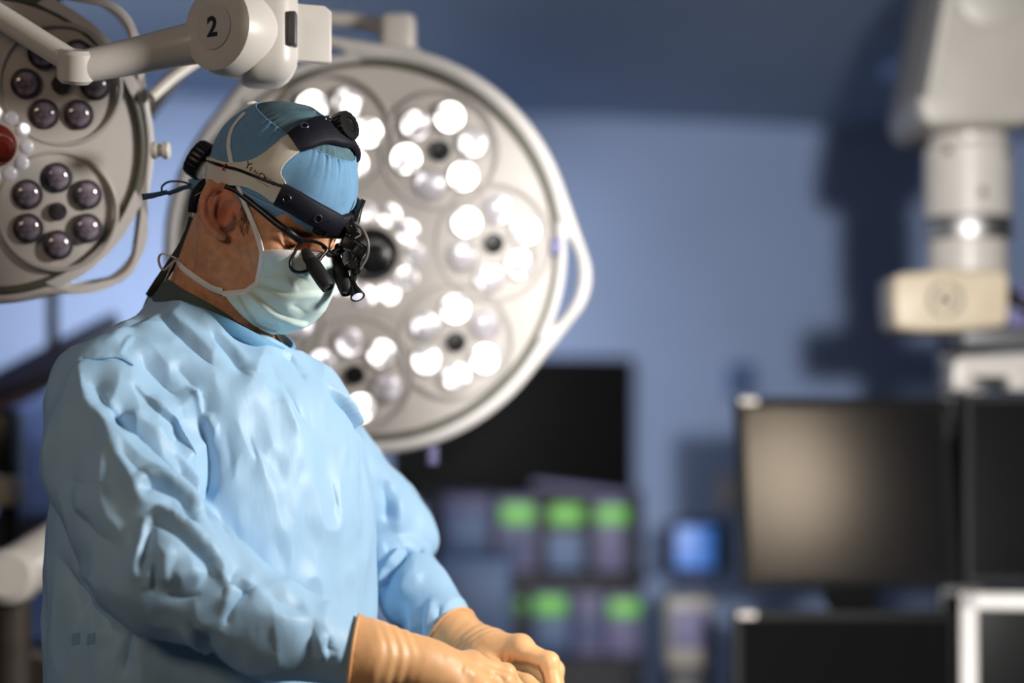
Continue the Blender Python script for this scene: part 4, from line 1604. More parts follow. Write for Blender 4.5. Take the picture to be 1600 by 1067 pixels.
tube('temple_arm', [mirror_head(p) for p in tm], .0040, M['blackp'], lg, n=10, rz=.0022, upv=(0, 1, 0))
ia, ib = catmull(tm, 6)[9], catmull(tm, 6)[12]
tube('silver_inlay', [ia + (CAMLOC - ia).normalized() * .0048, ib + (CAMLOC - ib).normalized() * .0048], .0006, M['chrome'], tmp_, n=6)
tube('hinge_inlay', [W(470, 387, -.0902), W(474.5, 380.5, -.0896)], .0005, M['chrome'], lg, n=6)
# lenses in the rims
for f_ in (lambda p: p, mirror_head):
    P = [f_(W(*p)) for p in rim]
    c = sum(P, Vector()) / len(P)
    P2 = catmull(P, 3, True)
    n_ = (P2[0] - c).cross(P2[6] - c).normalized()
    vs = [c + n_ * .0006] + [c + (p - c) * .97 + n_ * .0006 for p in P2] + [c - n_ * .0006] + [c + (p - c) * .97 - n_ * .0006 for p in P2]
    k_ = len(P2)
    fs = [(0, 1 + i, 1 + (i + 1) % k_) for i in range(k_)] + [(k_ + 1, k_ + 2 + (i + 1) % k_, k_ + 2 + i) for i in range(k_)] + [(1 + i, k_ + 2 + i, k_ + 2 + (i + 1) % k_, 1 + (i + 1) % k_) for i in range(k_)]
    mesh('lens', vs, fs, M['glass'], lg, False)


def barrel(a, b):
    ax = b - a
    L = ax.length
    o = lathe('loupe_barrel', [(.0068, -.002), (.0072, 0), (.0072, L * .12), (.0080, L * .13), (.0080, L * .22), (.0076, L * .24), (.0098, L * .34), (.0102, L * .5), (.0100, L * .80), (.0098, L * .82), (.0088, L * .99), (.0084, L), (.0070, L), (.0068, L * .95)], a, ax, M['blackm'], lg, n=36)
    lathe('objective_lens', [(.0066, 0), (.005, .0012), (.002, .0018)], a + ax * .95, ax, M['lens_cup'], o, n=24)


barrel(W(477, 394, -.079), W(513, 450, -.100))
barrel(W(523, 402, -.036), W(543, 458, -.056))
tube('loupe_link', [W(521, 394, -.055), W(524, 399, -.045), W(526, 404, -.038)], .004, M['blackp'], lg, n=8)


# ================================================================== surgical lights
def lamp_matrix(center, normal, roll=0.0):
    z = Vector(normal).normalized()
    x = Vector((0, 0, 1)).cross(z).normalized()
    y = z.cross(x)
    m = Matrix((x, y, z)).transposed().to_4x4()
    m.translation = Vector(center)
    return m @ Matrix.Rotation(roll, 4, 'Z')


def lens_proto(name, r, m):
    o = lathe(name, [(r, 0), (r * .97, r * .12), (r * .8, r * .28), (r * .5, r * .38), (r * .15, r * .42)], (0, 0, 0), (0, 0, 1), m, None, n=20, up=(0, 1, 0))
    me = o.data
    bpy.data.objects.remove(o, do_unlink=True)
    return me


class _D:      # carrier so that share() can take a bare mesh
    def __init__(s, d): s.data = d


def lobe_outline(R, lobes, reach, n=240):
    """outer outline: convex hull of the round head and its grip lobes"""
    pts = []
    for i in range(n):
        a = 2 * math.pi * i / n
        pts.append((R * math.cos(a), R * math.sin(a)))
    for (la_, rr, lr) in lobes:
        cx_, cy_ = rr * math.cos(la_), rr * math.sin(la_)
        for i in range(48):
            a = 2 * math.pi * i / 48
            pts.append((cx_ + lr * math.cos(a), cy_ + lr * math.sin(a)))
    pts = sorted(set((round(a, 5), round(b, 5)) for a, b in pts))

    def half(ps):
        h = []
        for p in ps:
            while len(h) > 1 and (h[-1][0] - h[-2][0]) * (p[1] - h[-2][1]) - (h[-1][1] - h[-2][1]) * (p[0] - h[-2][0]) <= 0:
                h.pop()
            h.append(p)
        return h
    lo, up = half(pts), half(pts[::-1])
    return lo[:-1] + up[:-1]


def surgical_light(name, label, C, normal, R, npod, pod_pos, pod_r, pod0, lens_r, lens_ring, lobes, level, center_ring, handle_mat, roll=0.0):
    root = empty(name, C)
    tag(root, label, 'surgical light')
    Mx = lamp_matrix(C, normal, roll)
    ax = Vector(normal).normalized()

    def L(x, y, z=0.0):
        return Mx @ Vector((x, y, z))
    # housing behind, face cover, gasket
    lathe('housing', [(R * 1.00, -.012), (R * 1.02, -.03), (R * .9, -.06), (R * .6, -.085), (R * .2, -.10)], C, ax, M['lamp_white'], root, n=72)
    lathe('face_cover', [(R * .985, -.012), (R * .985, 0), (R * .7, .007), (R * .35, .011), (R * .05, .012)], C, ax, M['lamp_face'], root, n=72, auto=60)
    tube('gasket', [L(R * math.cos(a), R * math.sin(a), .002) for a in [2 * math.pi * i / 72 for i in range(72)]], .007, M['gasket'], root, n=10, closed=True, per=1)
    outer = lobe_outline(R * 1.09, lobes, 0)
    gripw = .07 * R
    holes = [[(R * 1.012 * math.cos(-a), R * 1.012 * math.sin(-a)) for a in [2 * math.pi * i / 120 for i in range(120)]]]
    for (la_, rr, lr) in lobes:
        w_ = .25 if R > .3 else .36
        hp = []
        for i in range(17):
            a = la_ + w_ * (i / 8 - 1)
            hp.append((R * 1.035 * math.cos(a), R * 1.035 * math.sin(a)))
        for i in range(15):
            t = 1 - (i + 1) / 8
            a = la_ + w_ * t
            ro = R * 1.035 + (rr + lr - gripw - R * 1.035) * math.cos(t * math.pi / 2) ** .7
            hp.append((ro * math.cos(a), ro * math.sin(a)))
        holes.append(hp)
    bm = plate_bm(outer, holes, .036, .010)
    bmesh.ops.transform(bm, matrix=Mx @ Matrix.Translation((0, 0, -.008)), verts=bm.verts)
    bm_obj('grip_frame', bm, M['lamp_rim'], root, True, 40)
    protos = {k_: lens_proto('lens', lens_r, M[k_]) for k_ in ('led0', 'led1', 'led2', 'led3', 'lens_off')}
    cup = lathe('cup', [(lens_r * 1.22, -.002), (lens_r * 1.22, .003), (lens_r * 1.02, .004), (lens_r * 1.0, -.001)], (0, 0, 0), (0, 0, 1), M['pod_ring'] if level else M['lens_cup'], None, n=24, up=(0, 1, 0)).data
    bpy.data.objects.remove(bpy.data.objects['cup'], do_unlink=True)
    core = lathe('core', [(lens_r * .74, -.002), (lens_r * .74, .004), (lens_r * .6, .007), (lens_r * .2, .008)], (0, 0, 0), (0, 0, 1), M['blackp'] if level else M['lens_cup'], None, n=24, up=(0, 1, 0)).data
    bpy.data.objects.remove(bpy.data.objects['core'], do_unlink=True)
    for i in range(npod):
        a = pod0 + 2 * math.pi * i / npod
        px, py = pod_pos * math.cos(a), pod_pos * math.sin(a)
        pod = tube('lamp_pod', [L(px + pod_r * math.cos(b), py + pod_r * math.sin(b), .009) for b in [2 * math.pi * j / 48 for j in range(48)]], .0038, M['pod_ring'], root, n=8, closed=True, per=1)
        Mc = Mx @ Matrix.Translation((px, py, .010))
        share(_D(core), 'pod_core', Mc, pod)
        for j in range(6):
            b = a + 2 * math.pi * j / 6 + .3
            qx, qy = px + lens_ring * math.cos(b), py + lens_ring * math.sin(b)
            Ml = Mx @ Matrix.Translation((qx, qy, .010))
            wp = Ml.translation
            dd = wp.y + CAM_D
            spx, spy = 800 + wp.x / (K * dd), HOR - (wp.z - CAM_H) / (K * dd)
            key = level(spx, spy) if level else 'lens_off'
            share(_D(protos[key]), 'lens', Ml, pod)
            share(_D(cup), 'lens_cup', Ml, pod)
    # centre handle and its ring of lamps
    hr = center_ring[0]
    hnd = lathe('centre_handle', [(hr * 1.5, .010), (hr * 1.5, .016), (hr, .018), (hr * .92, .05), (hr * .98, .09), (hr * .9, .105), (hr * .5, .112)], C, ax, handle_mat, root, n=32)
    if center_ring[1]:
        pr = lens_proto('lens', center_ring[2], M[center_ring[3]])
        for j in range(center_ring[1]):
            b = 2 * math.pi * j / center_ring[1]
            share(_D(pr), 'ring_lens', Mx @ Matrix.Translation((center_ring[4] * math.cos(b), center_ring[4] * math.sin(b), .011)), hnd)
    return root, L


BRIGHT = [(625, 262, 0), (680, 178, 0), (648, 205, 1), (732, 222, 1), (718, 268, 0), (672, 290, 2), (708, 360, 0), (748, 328, 2), (820, 345, 0), (822, 390, 0), (805, 420, 1), (735, 420, 2), (770, 432, 1),
          (690, 482, 0), (745, 485, 3), (768, 548, 0), (715, 605, 1), (658, 572, 1), (650, 520, 2), (575, 545, 0), (574, 645, 0), (520, 535, 2), (505, 575, 2), (605, 602, 3), (470, 160, 0), (530, 145, 1), (566, 195, 0), (565, 245, 0), (600, 540, 1)]  # right pod's outer bright entries put a cover reflection into the LED levels


def lev_big(px, py):
    b = min(BRIGHT, key=lambda t: (t[0] - px) ** 2 + (t[1] - py) ** 2)
    d = math.hypot(b[0] - px, b[1] - py)
    return 'led%d' % (b[2] if d < 34 else 2)


BC = W(580, 396, .75)
bn = (CAMLOC - BC).normalized() + Vector((.05, 0, -.10))
big, BL = surgical_light('surgical_light', 'large lit round surgical light directly behind the surgeon\'s head', BC, bn, .318, 7, .208, .098, math.radians(5.7), .0235, .058,
                         [(math.radians(-8), .280, .102), (math.radians(112), .280, .102), (math.radians(232), .280, .102)], lev_big, (.030, 11, .019, 'led1', .072), M['blackp'])
# yoke and knuckle on top of the large light
box('knuckle', W(621, 58, .76), (.062, .06, .075), M['lamp_white'], big, bevel=.014)
box('knuckle_foot', W(612, 88, .75), (.10, .05, .03), M['lamp_white'], big, bevel=.012)
tube('yoke_arm', [W(614, 48, .77), W(570, 36, .78), W(520, 30, .78), W(460, 30, .78), W(380, 40, .80), W(300, 90, .84), W(220, 190, .86)], .0135, M['lamp_white'], big, n=14)
tube('yoke_post', [W(385, 42, .80), Vector((W(385, 42, .80).x, .80, CEIL_Z - .01))], .022, M['lamp_white'], big, n=18, smooth_path=False)
box('control_tab', W(676, 712, .74), (.02, .03, .034), M['devlav'], big, bevel=.004)
box('release_tab', W(868, 385, .745), (.018, .02, .03), M['devlav'], big, bevel=.004)

SC = W(-10, 226, .16)
sn = (CAMLOC - SC).normalized() + Vector((.10, 0, -.06))
small, SL = surgical_light('surgical_light', 'unlit round surgical light with dark lenses at the left edge', SC, sn, .205, 4, .125, .083, math.radians(45), .0175, .0475,
                           [(math.radians(-42), .203, .06), (math.radians(48), .203, .06), (math.radians(138), .203, .06), (math.radians(228), .203, .06)], None, (.020, 12, .010, 'led2', .044), M['maroon'])
lathe('rim_knob', [(.008, 0), (.012, .002), (.012, .008), (.009, .009), (.009, .016), (.012, .017), (.012, .024), (.010, .026)], W(236, 235, .16), (1, 0, 0), M['lamp_white'], small, n=24)
tube('yoke_arm', [W(236, 152, .20), W(270, 122, .22), (W(306, 97, .24)), W(350, 70, .26), W(390, 30, .27)], .0085, M['lamp_white'], small, n=12)

# ================================================================== lamp arm marked 2
arm = empty('lamp_arm', W(400, 40, .10))
tag(arm, 'white jointed ceiling arm with a round badge reading 2', 'lamp arm')
ya = .06
ablk = bm_obj('arm_head', box_bm((.088, .105, .150), .034, 6, Matrix.Translation(W(412, 48, ya)) @ Matrix.Rotation(math.radians(12), 4, 'Z')), M['lamp_white'], arm)
lathe('arm_cheek', [(.048, -.05), (.056, -.044), (.060, -.02), (.060, .02), (.056, .034), (.044, .040)], W(366, 50, ya - .030), (-.55, -.83, 0), M['lamp_white'], arm, n=48)
bdg = lathe('badge', [(.030, 0), (.030, .0022), (.027, .003), (.005, .003)], W(366, 50, ya - .030) + Vector((-.55, -.83, 0)).normalized() * .040, (-.55, -.83, 0), M['lamp_rim'], arm, n=36)
nb = Vector((-.55, -.83, 0)).normalized()
cb_ = W(366, 50, ya - .030) + nb * .0436
xb = Vector((0, 0, 1)).cross(nb).normalized()
V2, F2 = text_mesh('2', .036, .0012)
mx_ = (max(v.x for v in V2) + min(v.x for v in V2)) / 2
my_ = (max(v.y for v in V2) + min(v.y for v in V2)) / 2
mesh('digit', [cb_ + xb * (v.x - mx_) + Vector((0, 0, 1)) * (v.y - my_) for v in V2], F2, M['ink'], bdg, False)
# slotted flange on the right of the head
Rz = Matrix.Rotation(math.radians(12), 3, 'Z')
fl = plate_bm([(a, b) for a, b in [(-.035, -.045), (.035, -.045), (.042, -.035), (.042, .035), (.035, .045), (-.035, .045)]], [], .016, .003)
bmesh.ops.transform(fl, matrix=Matrix.Translation(W(466, 56, ya)) @ Matrix.Rotation(math.radians(22), 4, 'Z') @ Matrix.Rotation(math.pi / 2, 4, 'X') @ Matrix.Rotation(math.pi / 2, 4, 'Z'), verts=fl.verts)
bm_obj('slotted_flange', fl, M['lamp_white'], arm)
box('slot_insert', W(457, 46, ya - .035), (.012, .020, .046), M['boomdark'], arm, bevel=.003)
tube('spring_arm', [W(350, 58, ya - .02), W(280, 72, ya - .01), W(200, 90, ya - .03), W(118, 106, ya - .05)], [.030, .027, .024, .0205], M['lamp_white'], arm, n=24, smooth_path=False)
lathe('elbow_joint', [(.018, -.022), (.0235, -.017), (.0245, 0), (.0235, .017), (.018, .022)], W(118, 104, ya - .05), (0.1, -.3, 1), M['lamp_white'], arm, n=28)
tube('lower_strut', [W(118, 100, ya - .05), W(60, 64, ya - .04), W(0, 26, ya - .03), W(-70, -14, ya - .02)], .0165, M['lamp_white'], arm, n=18)
tube('ceiling_post', [W(400, -10, ya), Vector((W(400, 0, ya).x, ya, CEIL_Z - .02))], .042, M['lamp_white'], arm, n=28, smooth_path=False)

# ================================================================== ceiling boom with screen tower
yb2 = 1.60
boom = empty('equipment_boom', W(1512, 300, yb2))
tag(boom, 'off-white ceiling boom column with steel collar and cream block', 'boom')
sB = K * (CAM_D + yb2)
cxb = W(1512, 0, yb2).x


def zc(py):
    return W(0, py, yb2).z


# slanted housing at the top, a tapered prism
hv = []
for (yy, g_) in ((yb2 - .16, 0), (yb2 + .16, .0)):
    for (px, py) in [(1452, -70), (1408, 170), (1414, 205), (1432, 218), (1580, 212), (1596, 190), (1640, -70)]:
        hv.append(Vector((W(px, py, yb2).x, yy, W(px, py, yb2).z)))
nh = 7
hf = [tuple(range(nh)), tuple(range(2 * nh - 1, nh - 1, -1))] + [(i, i + nh, (i + 1) % nh + nh, (i + 1) % nh) for i in range(nh)]
bm = bmesh.new()
bvv = [bm.verts.new(v) for v in hv]
for f in hf:
    bm.faces.new([bvv[i] for i in f])
bmesh.ops.recalc_face_normals(bm, faces=bm.faces)
bmesh.ops.bevel(bm, geom=bm.edges[:], offset=.016, segments=4, profile=.5, affect='EDGES')
bm_obj('housing', bm, M['boomgrey'], boom)
for (dx, r_) in ((0, .010), (16, .006)):
    tube('housing_trim', [Vector((W(1458 + dx, -70, yb2).x, yb2 - .160, W(0, -70, yb2).z)), Vector((W(1414 + dx, 172, yb2).x, yb2 - .160, W(0, 172, yb2).z))], r_, M['boomdark'] if dx == 0 else M['boom'], boom, n=10, smooth_path=False)
lathe('access_cap', [(.075, -.004), (.075, .004), (.07, .006)], W(1550, -14, yb2 - .165), (0, -1, 0), M['boomgrey'], boom, n=32)
PX = sB
lathe('column', [(62 * PX, zc(430)), (62 * PX, zc(378)), (66 * PX, zc(376)), (66 * PX, zc(342)), (68 * PX, zc(340)), (68 * PX, zc(236)), (66 * PX, zc(232)), (60 * PX, zc(226)), (61 * PX, zc(200)), (67 * PX, zc(185)), (68 * PX, zc(155)), (60 * PX, zc(148))], (cxb, yb2, 0), (0, 0, 1), M['boom'], boom, n=48, up=(0, 1, 0), auto=25)
lathe('steel_collar', [(66.5 * PX, zc(377)), (67.5 * PX, zc(375)), (67.5 * PX, zc(344)), (66.5 * PX, zc(342))], (cxb, yb2, 0), (0, 0, 1), M['steel'], boom, n=48, up=(0, 1, 0))
for (px, py) in [(1470, 243), (1562, 245), (1519, 308)]:
    a = math.asin((px - 1512) / 68)
    d = Vector((math.sin(a), -math.cos(a), 0))
    lathe('screw_cap', [(.009, -.002), (.009, .002), (.004, .003)], Vector((cxb, yb2, zc(py))) + d * 68 * PX, d, M['boomdark'], boom, n=16)
lathe('ceiling_column', [(.085, zc(-60)), (.085, CEIL_Z - .03), (.14, CEIL_Z - .028), (.14, CEIL_Z - .004)], (W(1546, 0, yb2).x, yb2, 0), (0, 0, 1), M['boomgrey'], boom, n=36, up=(0, 1, 0))
# cream block with a round emblem
bx = []
for (px, py) in [(1396, 432), (1410, 426), (1470, 420), (1560, 421), (1574, 424), (1577, 440), (1576, 500), (1568, 510), (1500, 517), (1440, 518), (1404, 514), (1398, 508), (1394, 470)]:
    bx.append((W(px, py, yb2 - .14).x, W(px, py, yb2 - .14).z))
pb = plate_bm(bx[::-1], [], .17, .012)
bmesh.ops.transform(pb, matrix=Matrix.Translation((0, yb2 - .06, 0)) @ Matrix.Rotation(math.pi / 2, 4, 'X'), verts=pb.verts)
blk = bm_obj('cream_block', pb, M['cream'], boom)
ey = yb2 - .146
for i in range(24):
    if i in (6, 18):
        continue
    a = 2 * math.pi * i / 24
    c = W(1477 + 25 * math.cos(a), 468 + 25 * math.sin(a), ey)
    box('emblem_mark', c, (.007, .0016, .009), M['gasket'], blk, bevel=0, rot=Matrix.Rotation(-a + math.pi / 2, 3, 'Y') if False else Matrix.Rotation(a, 3, 'Y'))
for (dx, dy) in ((-4, -2), (4, 2)):
    lathe('emblem_mark', [(.008, 0), (.008, .0012), (.003, .0018)], W(1477 + dx, 468 + dy, ey), (0, -1, 0), M['ink'], blk, n=14)
box('side_arm', W(1620, 486, yb2 + .05), (.24, .16, .085), M['devlav'], boom, bevel=.012, rot=math.radians(20))
tube('side_cable', [W(1574, 458, yb2 - .10), W(1600, 474, yb2 - .12), W(1640, 495, yb2 - .12)], .012, M['blackp'], boom, n=10)
box('under_plate', W(1560, 530, yb2), (.20, .18, .045), M['boomdark'], boom, bevel=.012)
brk = plate_bm([(W(px, py, yb2).x, W(px, py, yb2).z) for px, py in [(1478, 611), (1480, 568), (1492, 558), (1610, 552), (1622, 560), (1624, 611), (1566, 611), (1566, 590), (1512, 590), (1512, 611)]][::-1], [], .12, .006)
bmesh.ops.transform(brk, matrix=Matrix.Translation((0, yb2, 0)) @ Matrix.Rotation(math.pi / 2, 4, 'X'), verts=brk.verts)
bm_obj('tower_bracket', brk, M['boom'], boom)
box('bracket_slot', W(1539, 600, yb2 + .01), (.07, .06, .026), M['blackp'], boom, bevel=.004)
box('tower_post', W(1500, 840, yb2 + .26), (.10, .05, .95), M['boomdark'], boom, bevel=.006)
tube('tower_neck', [W(1520, 600, yb2), W(1510, 604, yb2 + .12), W(1500, 606, yb2 + .26)], .03, M['boomdark'], boom, n=14)


def monitor(name, label, px, py, wpx, hpx, y, yaw, tilt, bez, fm, sm, sticker=None, group=None):
    c = W(px, py, y)
    s = K * (CAM_D + y)
    w_, h_ = wpx * s, hpx * s
    root = empty(name, c)
    tag(root, label, 'monitor', group)
    R = (Matrix.Rotation(yaw, 3, 'Z') @ Matrix.Rotation(-tilt, 3, 'X'))

    def Lp(x, z, f):      # right, up, towards viewer
        return c + R @ Vector((x, -f, z))
    Mx = Matrix.Translation(c) @ R.to_4x4() @ Matrix.Rotation(math.pi / 2, 4, 'X')
    o = [(-w_ / 2, -h_ / 2), (w_ / 2, -h_ / 2), (w_ / 2, h_ / 2), (-w_ / 2, h_ / 2)]
    b = bez * s
    i_ = [(-w_ / 2 + b, -h_ / 2 + b), (-w_ / 2 + b, h_ / 2 - b), (w_ / 2 - b, h_ / 2 - b), (w_ / 2 - b, -h_ / 2 + b)]
    pm = plate_bm(o, [i_], .022, .003)
    bmesh.ops.transform(pm, matrix=Mx, verts=pm.verts)
    bm_obj('bezel', pm, fm, root)
    bm_obj('screen', box_bm((w_ - 2 * b + .002, h_ - 2 * b + .002, .010), 0, 1, Mx), sm, root, False)
    bm_obj('back_shell', box_bm((w_ * .94, h_ * .92, .04), .012, 3, Mx @ Matrix.Translation((0, 0, -.028))), M['bezel'], root)
    if sticker:
        bm_obj('sticker', box_bm((28 * s, 9 * s, .001), 0, 1, Mx @ Matrix.Translation((-w_ / 2 + sticker * s, h_ / 2 - 6 * s, .0115))), M['paper'], root, False)
    return root, Lp, Mx, s


mon1, Lp, Mx1, s1 = monitor('monitor', 'upper left tower monitor reflecting a warm glow, black bezel', 1323, 769, 350, 298, 1.58, math.radians(7.8), math.radians(9.8), 15, M['bezel'], M['screen'], 22)
bm_obj('side_lettering', box_bm((3 * s1, 40 * s1, .0008), 0, 1, Mx1 @ Matrix.Translation((168 * s1, 105 * s1, .0112))), M['darkmetal'], mon1, False)
lathe('stand_boss', [(.055, -.01), (.06, 0), (.058, .012), (.045, .016)], W(1330, 925, 1.62), (0, -1, -.5), M['bezel'], mon1, n=28)
mon2, _, Mx2, s2 = monitor('monitor', 'dark blank monitor at the upper right of the tower', 1682, 764, 348, 300, 1.54, math.radians(-6), math.radians(3), 14, M['bezel'], M['screen2'])
mon3, _, Mx3, s3 = monitor('monitor', 'dark blank monitor below the one reflecting a glow', 1322, 1104, 356, 300, 1.56, math.radians(2), math.radians(2), 15, M['bezel'], M['screen2'], 22)
mon4, _, Mx4, s4 = monitor('monitor', 'pale-framed monitor with round emblem at the lower right', 1682, 1080, 356, 306, 1.42, math.radians(-8), math.radians(4), 27, M['boom'], M['screen2'])
em = W(1517, 946, 1.40)
eo = Mx4 @ Matrix.Translation((-178 * s4 + 14 * s4, 153 * s4 - 15 * s4, .0115))
V2, F2 = text_mesh('S', .022, .0012)
mx_ = (max(v.x for v in V2) + min(v.x for v in V2)) / 2
my_ = (max(v.y for v in V2) + min(v.y for v in V2)) / 2
mesh('emblem_letter', [eo @ Vector((v.x - mx_, v.y - my_, .0006)) for v in V2], F2, M['ink'], mon4, False)
tube('emblem_ring', [eo @ Vector((.0135 * math.cos(a), .0135 * math.sin(a), .0004)) for a in [2 * math.pi * i / 24 for i in range(24)]], .0014, M['ink'], mon4, n=6, closed=True, per=1)

# ================================================================== far wall: television, dispenser, plate
def on_wall(name, x0, y0, x1, y1, depth, m, parent, off=0.0, bevel=.006):
    a, b = wallpoint(x0, y1, off), wallpoint(x1, y0, off)
    w_ = (b - a).dot(WDIR)
    c = (a + b) / 2 + WNOR * (depth / 2)
    R = Matrix((WDIR, -WNOR, ZV)).transposed()
    return bm_obj(name, box_bm((w_, depth, abs(b.z - a.z)), bevel, 2, Matrix.Translation(c) @ R.to_4x4()), m, parent)


tv = empty('television', wallpoint(800, 770, .02))
tag(tv, 'large black wall television behind the lit surgical light', 'television')
on_wall('tv_frame', 606, 560, 984, 782, .05, M['tv'], tv, .005)
on_wall('tv_screen', 612, 566, 978, 776, .004, M['tv'], tv, .056, .001)
dsp = empty('wall_dispenser', wallpoint(1152, 595, .02))
tag(dsp, 'small blue-grey wall dispenser above the tower monitor', 'dispenser')
on_wall('dispenser_body', 1134, 568, 1172, 622, .06, M['panelblue'], dsp, 0, .015)
on_wall('dispenser_cover', 1140, 574, 1158, 612, .01, M['devblue'], dsp, .06, .004)
swp = empty('wall_switch', wallpoint(1133, 770, .01))
tag(swp, 'cream switch plate on the wall left of the monitor', 'wall switch')
on_wall('switch_plate', 1123, 742, 1143, 797, .014, M['cream'], swp, 0, .004)
on_wall('rocker', 1129, 756, 1137, 783, .006, M['paper'], swp, .014, .002)
# ceiling fitting
cf = empty('ceiling_light_fitting', W(1300, 130, 3.2))
tag(cf, 'unlit rectangular ceiling light fitting beside the boom', 'ceiling light')
fz_ = CEIL_Z
box('fitting_frame', (2.02, 4.05, fz_ - .03), (1.35, .75, .06), M['wall'], cf, bevel=.01, rot=math.radians(16))
box('diffuser', (2.02, 4.05, fz_ - .065), (1.2, .62, .012), M['ceil'], cf, bevel=.003, rot=math.radians(16))

# ================================================================== equipment rack with pumps
yr = 3.6
rack = empty('equipment_rack', Vector((W(840, 900, yr).x, yr + .1, 0)))
tag(rack, 'dark equipment rack below the television holding rows of pumps', 'rack')
sr_ = K * (CAM_D + yr)
for px in (670, 1000):
    tube('upright', [Vector((W(px, 0, yr).x, yr + .18, 0)), Vector((W(px, 0, yr).x, yr + .18, W(0, 768, yr).z))], .02, M['devdark'], rack, n=12, smooth_path=False)
for py in (900, 1030):
    c = W(835, py, yr); box('shelf', c + Vector((0, .05, 0)), (350 * sr_, .30, .022), M['devdark'], rack, bevel=.004)
box('back_panel', Vector((W(835, 0, yr).x, yr + .22, (W(0, 770, yr).z) / 2)), (340 * sr_, .02, W(0, 770, yr).z - .02), M['devdark'], rack, bevel=.004)
box('base_plinth', Vector((W(835, 0, yr).x, yr + .05, .05)), (350 * sr_, .40, .10), M['devdark'], rack, bevel=.01)
# things standing on it
pumps = []


def pump(x0, y0, x1, y1, bodym, disp, lower, label, y=yr):
    c = W((x0 + x1) / 2, (y0 + y1) / 2, y)
    s = K * (CAM_D + y)
    w_, h_ = (x1 - x0) * s, (y1 - y0) * s
    root = empty('infusion_pump', c - Vector((0, 0, h_ / 2)))
    tag(root, label, 'infusion pump', 'pumps on the equipment rack')
    box('pump_body', c + Vector((0, .06, 0)), (w_, .14, h_), bodym, root, bevel=.008)
    if disp:
        dx0, dx1, dy0, dy1, dm = disp
        box('display', W((dx0 + dx1) / 2, (dy0 + dy1) / 2, y - .014), ((dx1 - dx0) * s, .008, (dy1 - dy0) * s), dm, root, bevel=.002)
    if lower:
        lx0, lx1, ly0, ly1, lm = lower
        box('keypad', W((lx0 + lx1) / 2, (ly0 + ly1) / 2, y - .014), ((lx1 - lx0) * s, .008, (ly1 - ly0) * s), lm, root, bevel=.002)
    return root


pump(692, 772, 768, 893, M['devblue'], (698, 762, 778, 794, M['devlav']), (700, 760, 806, 858, M['panelblue']), 'wide blue-grey pump without green display, left on upper shelf')
pump(776, 776, 838, 893, M['devlav'], (784, 834, 788, 818, M['green']), (790, 828, 826, 870, M['devblue']), 'first pump with green display from the left, upper shelf')
pump(848, 780, 918, 893, M['devdark'], (860, 910, 790, 818, M['green']), (856, 912, 832, 890, M['panelblue']), 'dark pump with green display above a bright blue keypad')
pump(928, 780, 978, 893, M['devlav'], (932, 980, 792, 818, M['green']), (936, 972, 828, 870, M['devlav']), 'pale narrow pump with green display, right on upper shelf')
pump(796, 926, 826, 1024, M['devdark'], (800, 822, 936, 956, M['greendim']), None, 'narrow dark pump with dim green display on lower shelf')
pump(830, 922, 894, 1024, M['devblue'], (836, 884, 932, 960, M['green']), (838, 886, 966, 1010, M['panelblue']), 'blue pump with green display on the lower shelf')
pump(898, 924, 944, 1024, M['devlav'], None, (904, 938, 950, 1000, M['devblue']), 'lavender pump without green display on the lower shelf')
pump(948, 926, 1000, 1024, M['devlav'], (952, 1000, 938, 962, M['green']), None, 'pale pump with green display at right end of lower shelf')
pt = empty('folder', W(905, 772, yr))
tag(pt, 'pale tilted folder lying on top of the pumps', 'folder')
box('folder_cover', W(905, 764, yr + .06), (150 * sr_, .22, .022), M['devlav'], pt, bevel=.004, rot=Matrix.Rotation(math.radians(7), 3, 'Y'))
box('folder_pages', W(905, 761, yr + .055), (140 * sr_, .20, .012), M['devblue'], pt, bevel=.002, rot=Matrix.Rotation(math.radians(7), 3, 'Y'))

# blue-grey panelled trolley beside the surgeon's sleeve
tr = empty('supply_trolley', Vector((W(742, 900, 2.7).x, 2.8, 0)))
tag(tr, 'blue-grey trolley with flat panel doors behind the far sleeve', 'trolley')
st2 = K * (CAM_D + 2.7)
zt = W(0, 872, 2.7).z
xt = W(742, 0, 2.7).x
box('trolley_body', (xt, 2.9, zt / 2), (118 * st2, .40, zt), M['panelblue'], tr, bevel=.01)
box('drawer', (xt, 2.695, zt - .13), (108 * st2, .02, .20), M['panelblue'], tr, bevel=.006)
box('drawer', (xt, 2.695, zt - .36), (108 * st2, .02, .22), M['devlav'], tr, bevel=.006)
box('drawer', (xt, 2.695, zt - .62), (108 * st2, .02, .26), M['devlav'], tr, bevel=.006)

# bedside monitor with blue screen on a stand, white machine under it
pm_ = empty('patient_monitor', Vector((W(1087, 0, 3.4).x, 3.4, 0)))
tag(pm_, 'small patient monitor with glowing blue screen on a stand', 'patient monitor')
s_ = K * (CAM_D + 3.4)
box('monitor_case', W(1090, 853, 3.45), (92 * s_, .10, 84 * s_), M['devdark'], pm_, bevel=.014)
box('screen', W(1086, 855, 3.392), (60 * s_, .008, 66 * s_), M['bluescreen'], pm_, bevel=.003)
box('side_keys', W(1126, 855, 3.392), (10 * s_, .008, 60 * s_), M['blackp'], pm_, bevel=.003)
tube('stand_pole', [W(1088, 893, 3.45), Vector((W(1088, 0, 3.45).x, 3.45, .06))], .016, M['devlav'], pm_, n=14, smooth_path=False)
lathe('stand_base', [(.11, 0), (.11, .03), (.05, .06), (.03, .08)], (W(1088, 0, 3.45).x, 3.45, 0), (0, 0, 1), M['devdark'], pm_, n=28, up=(0, 1, 0))
wm = empty('white_machine', W(1082, 1020, 3.0))
tag(wm, 'pale boxy machine standing below the blue screen', 'machine')
zb = W(0, 925, 2.85).z
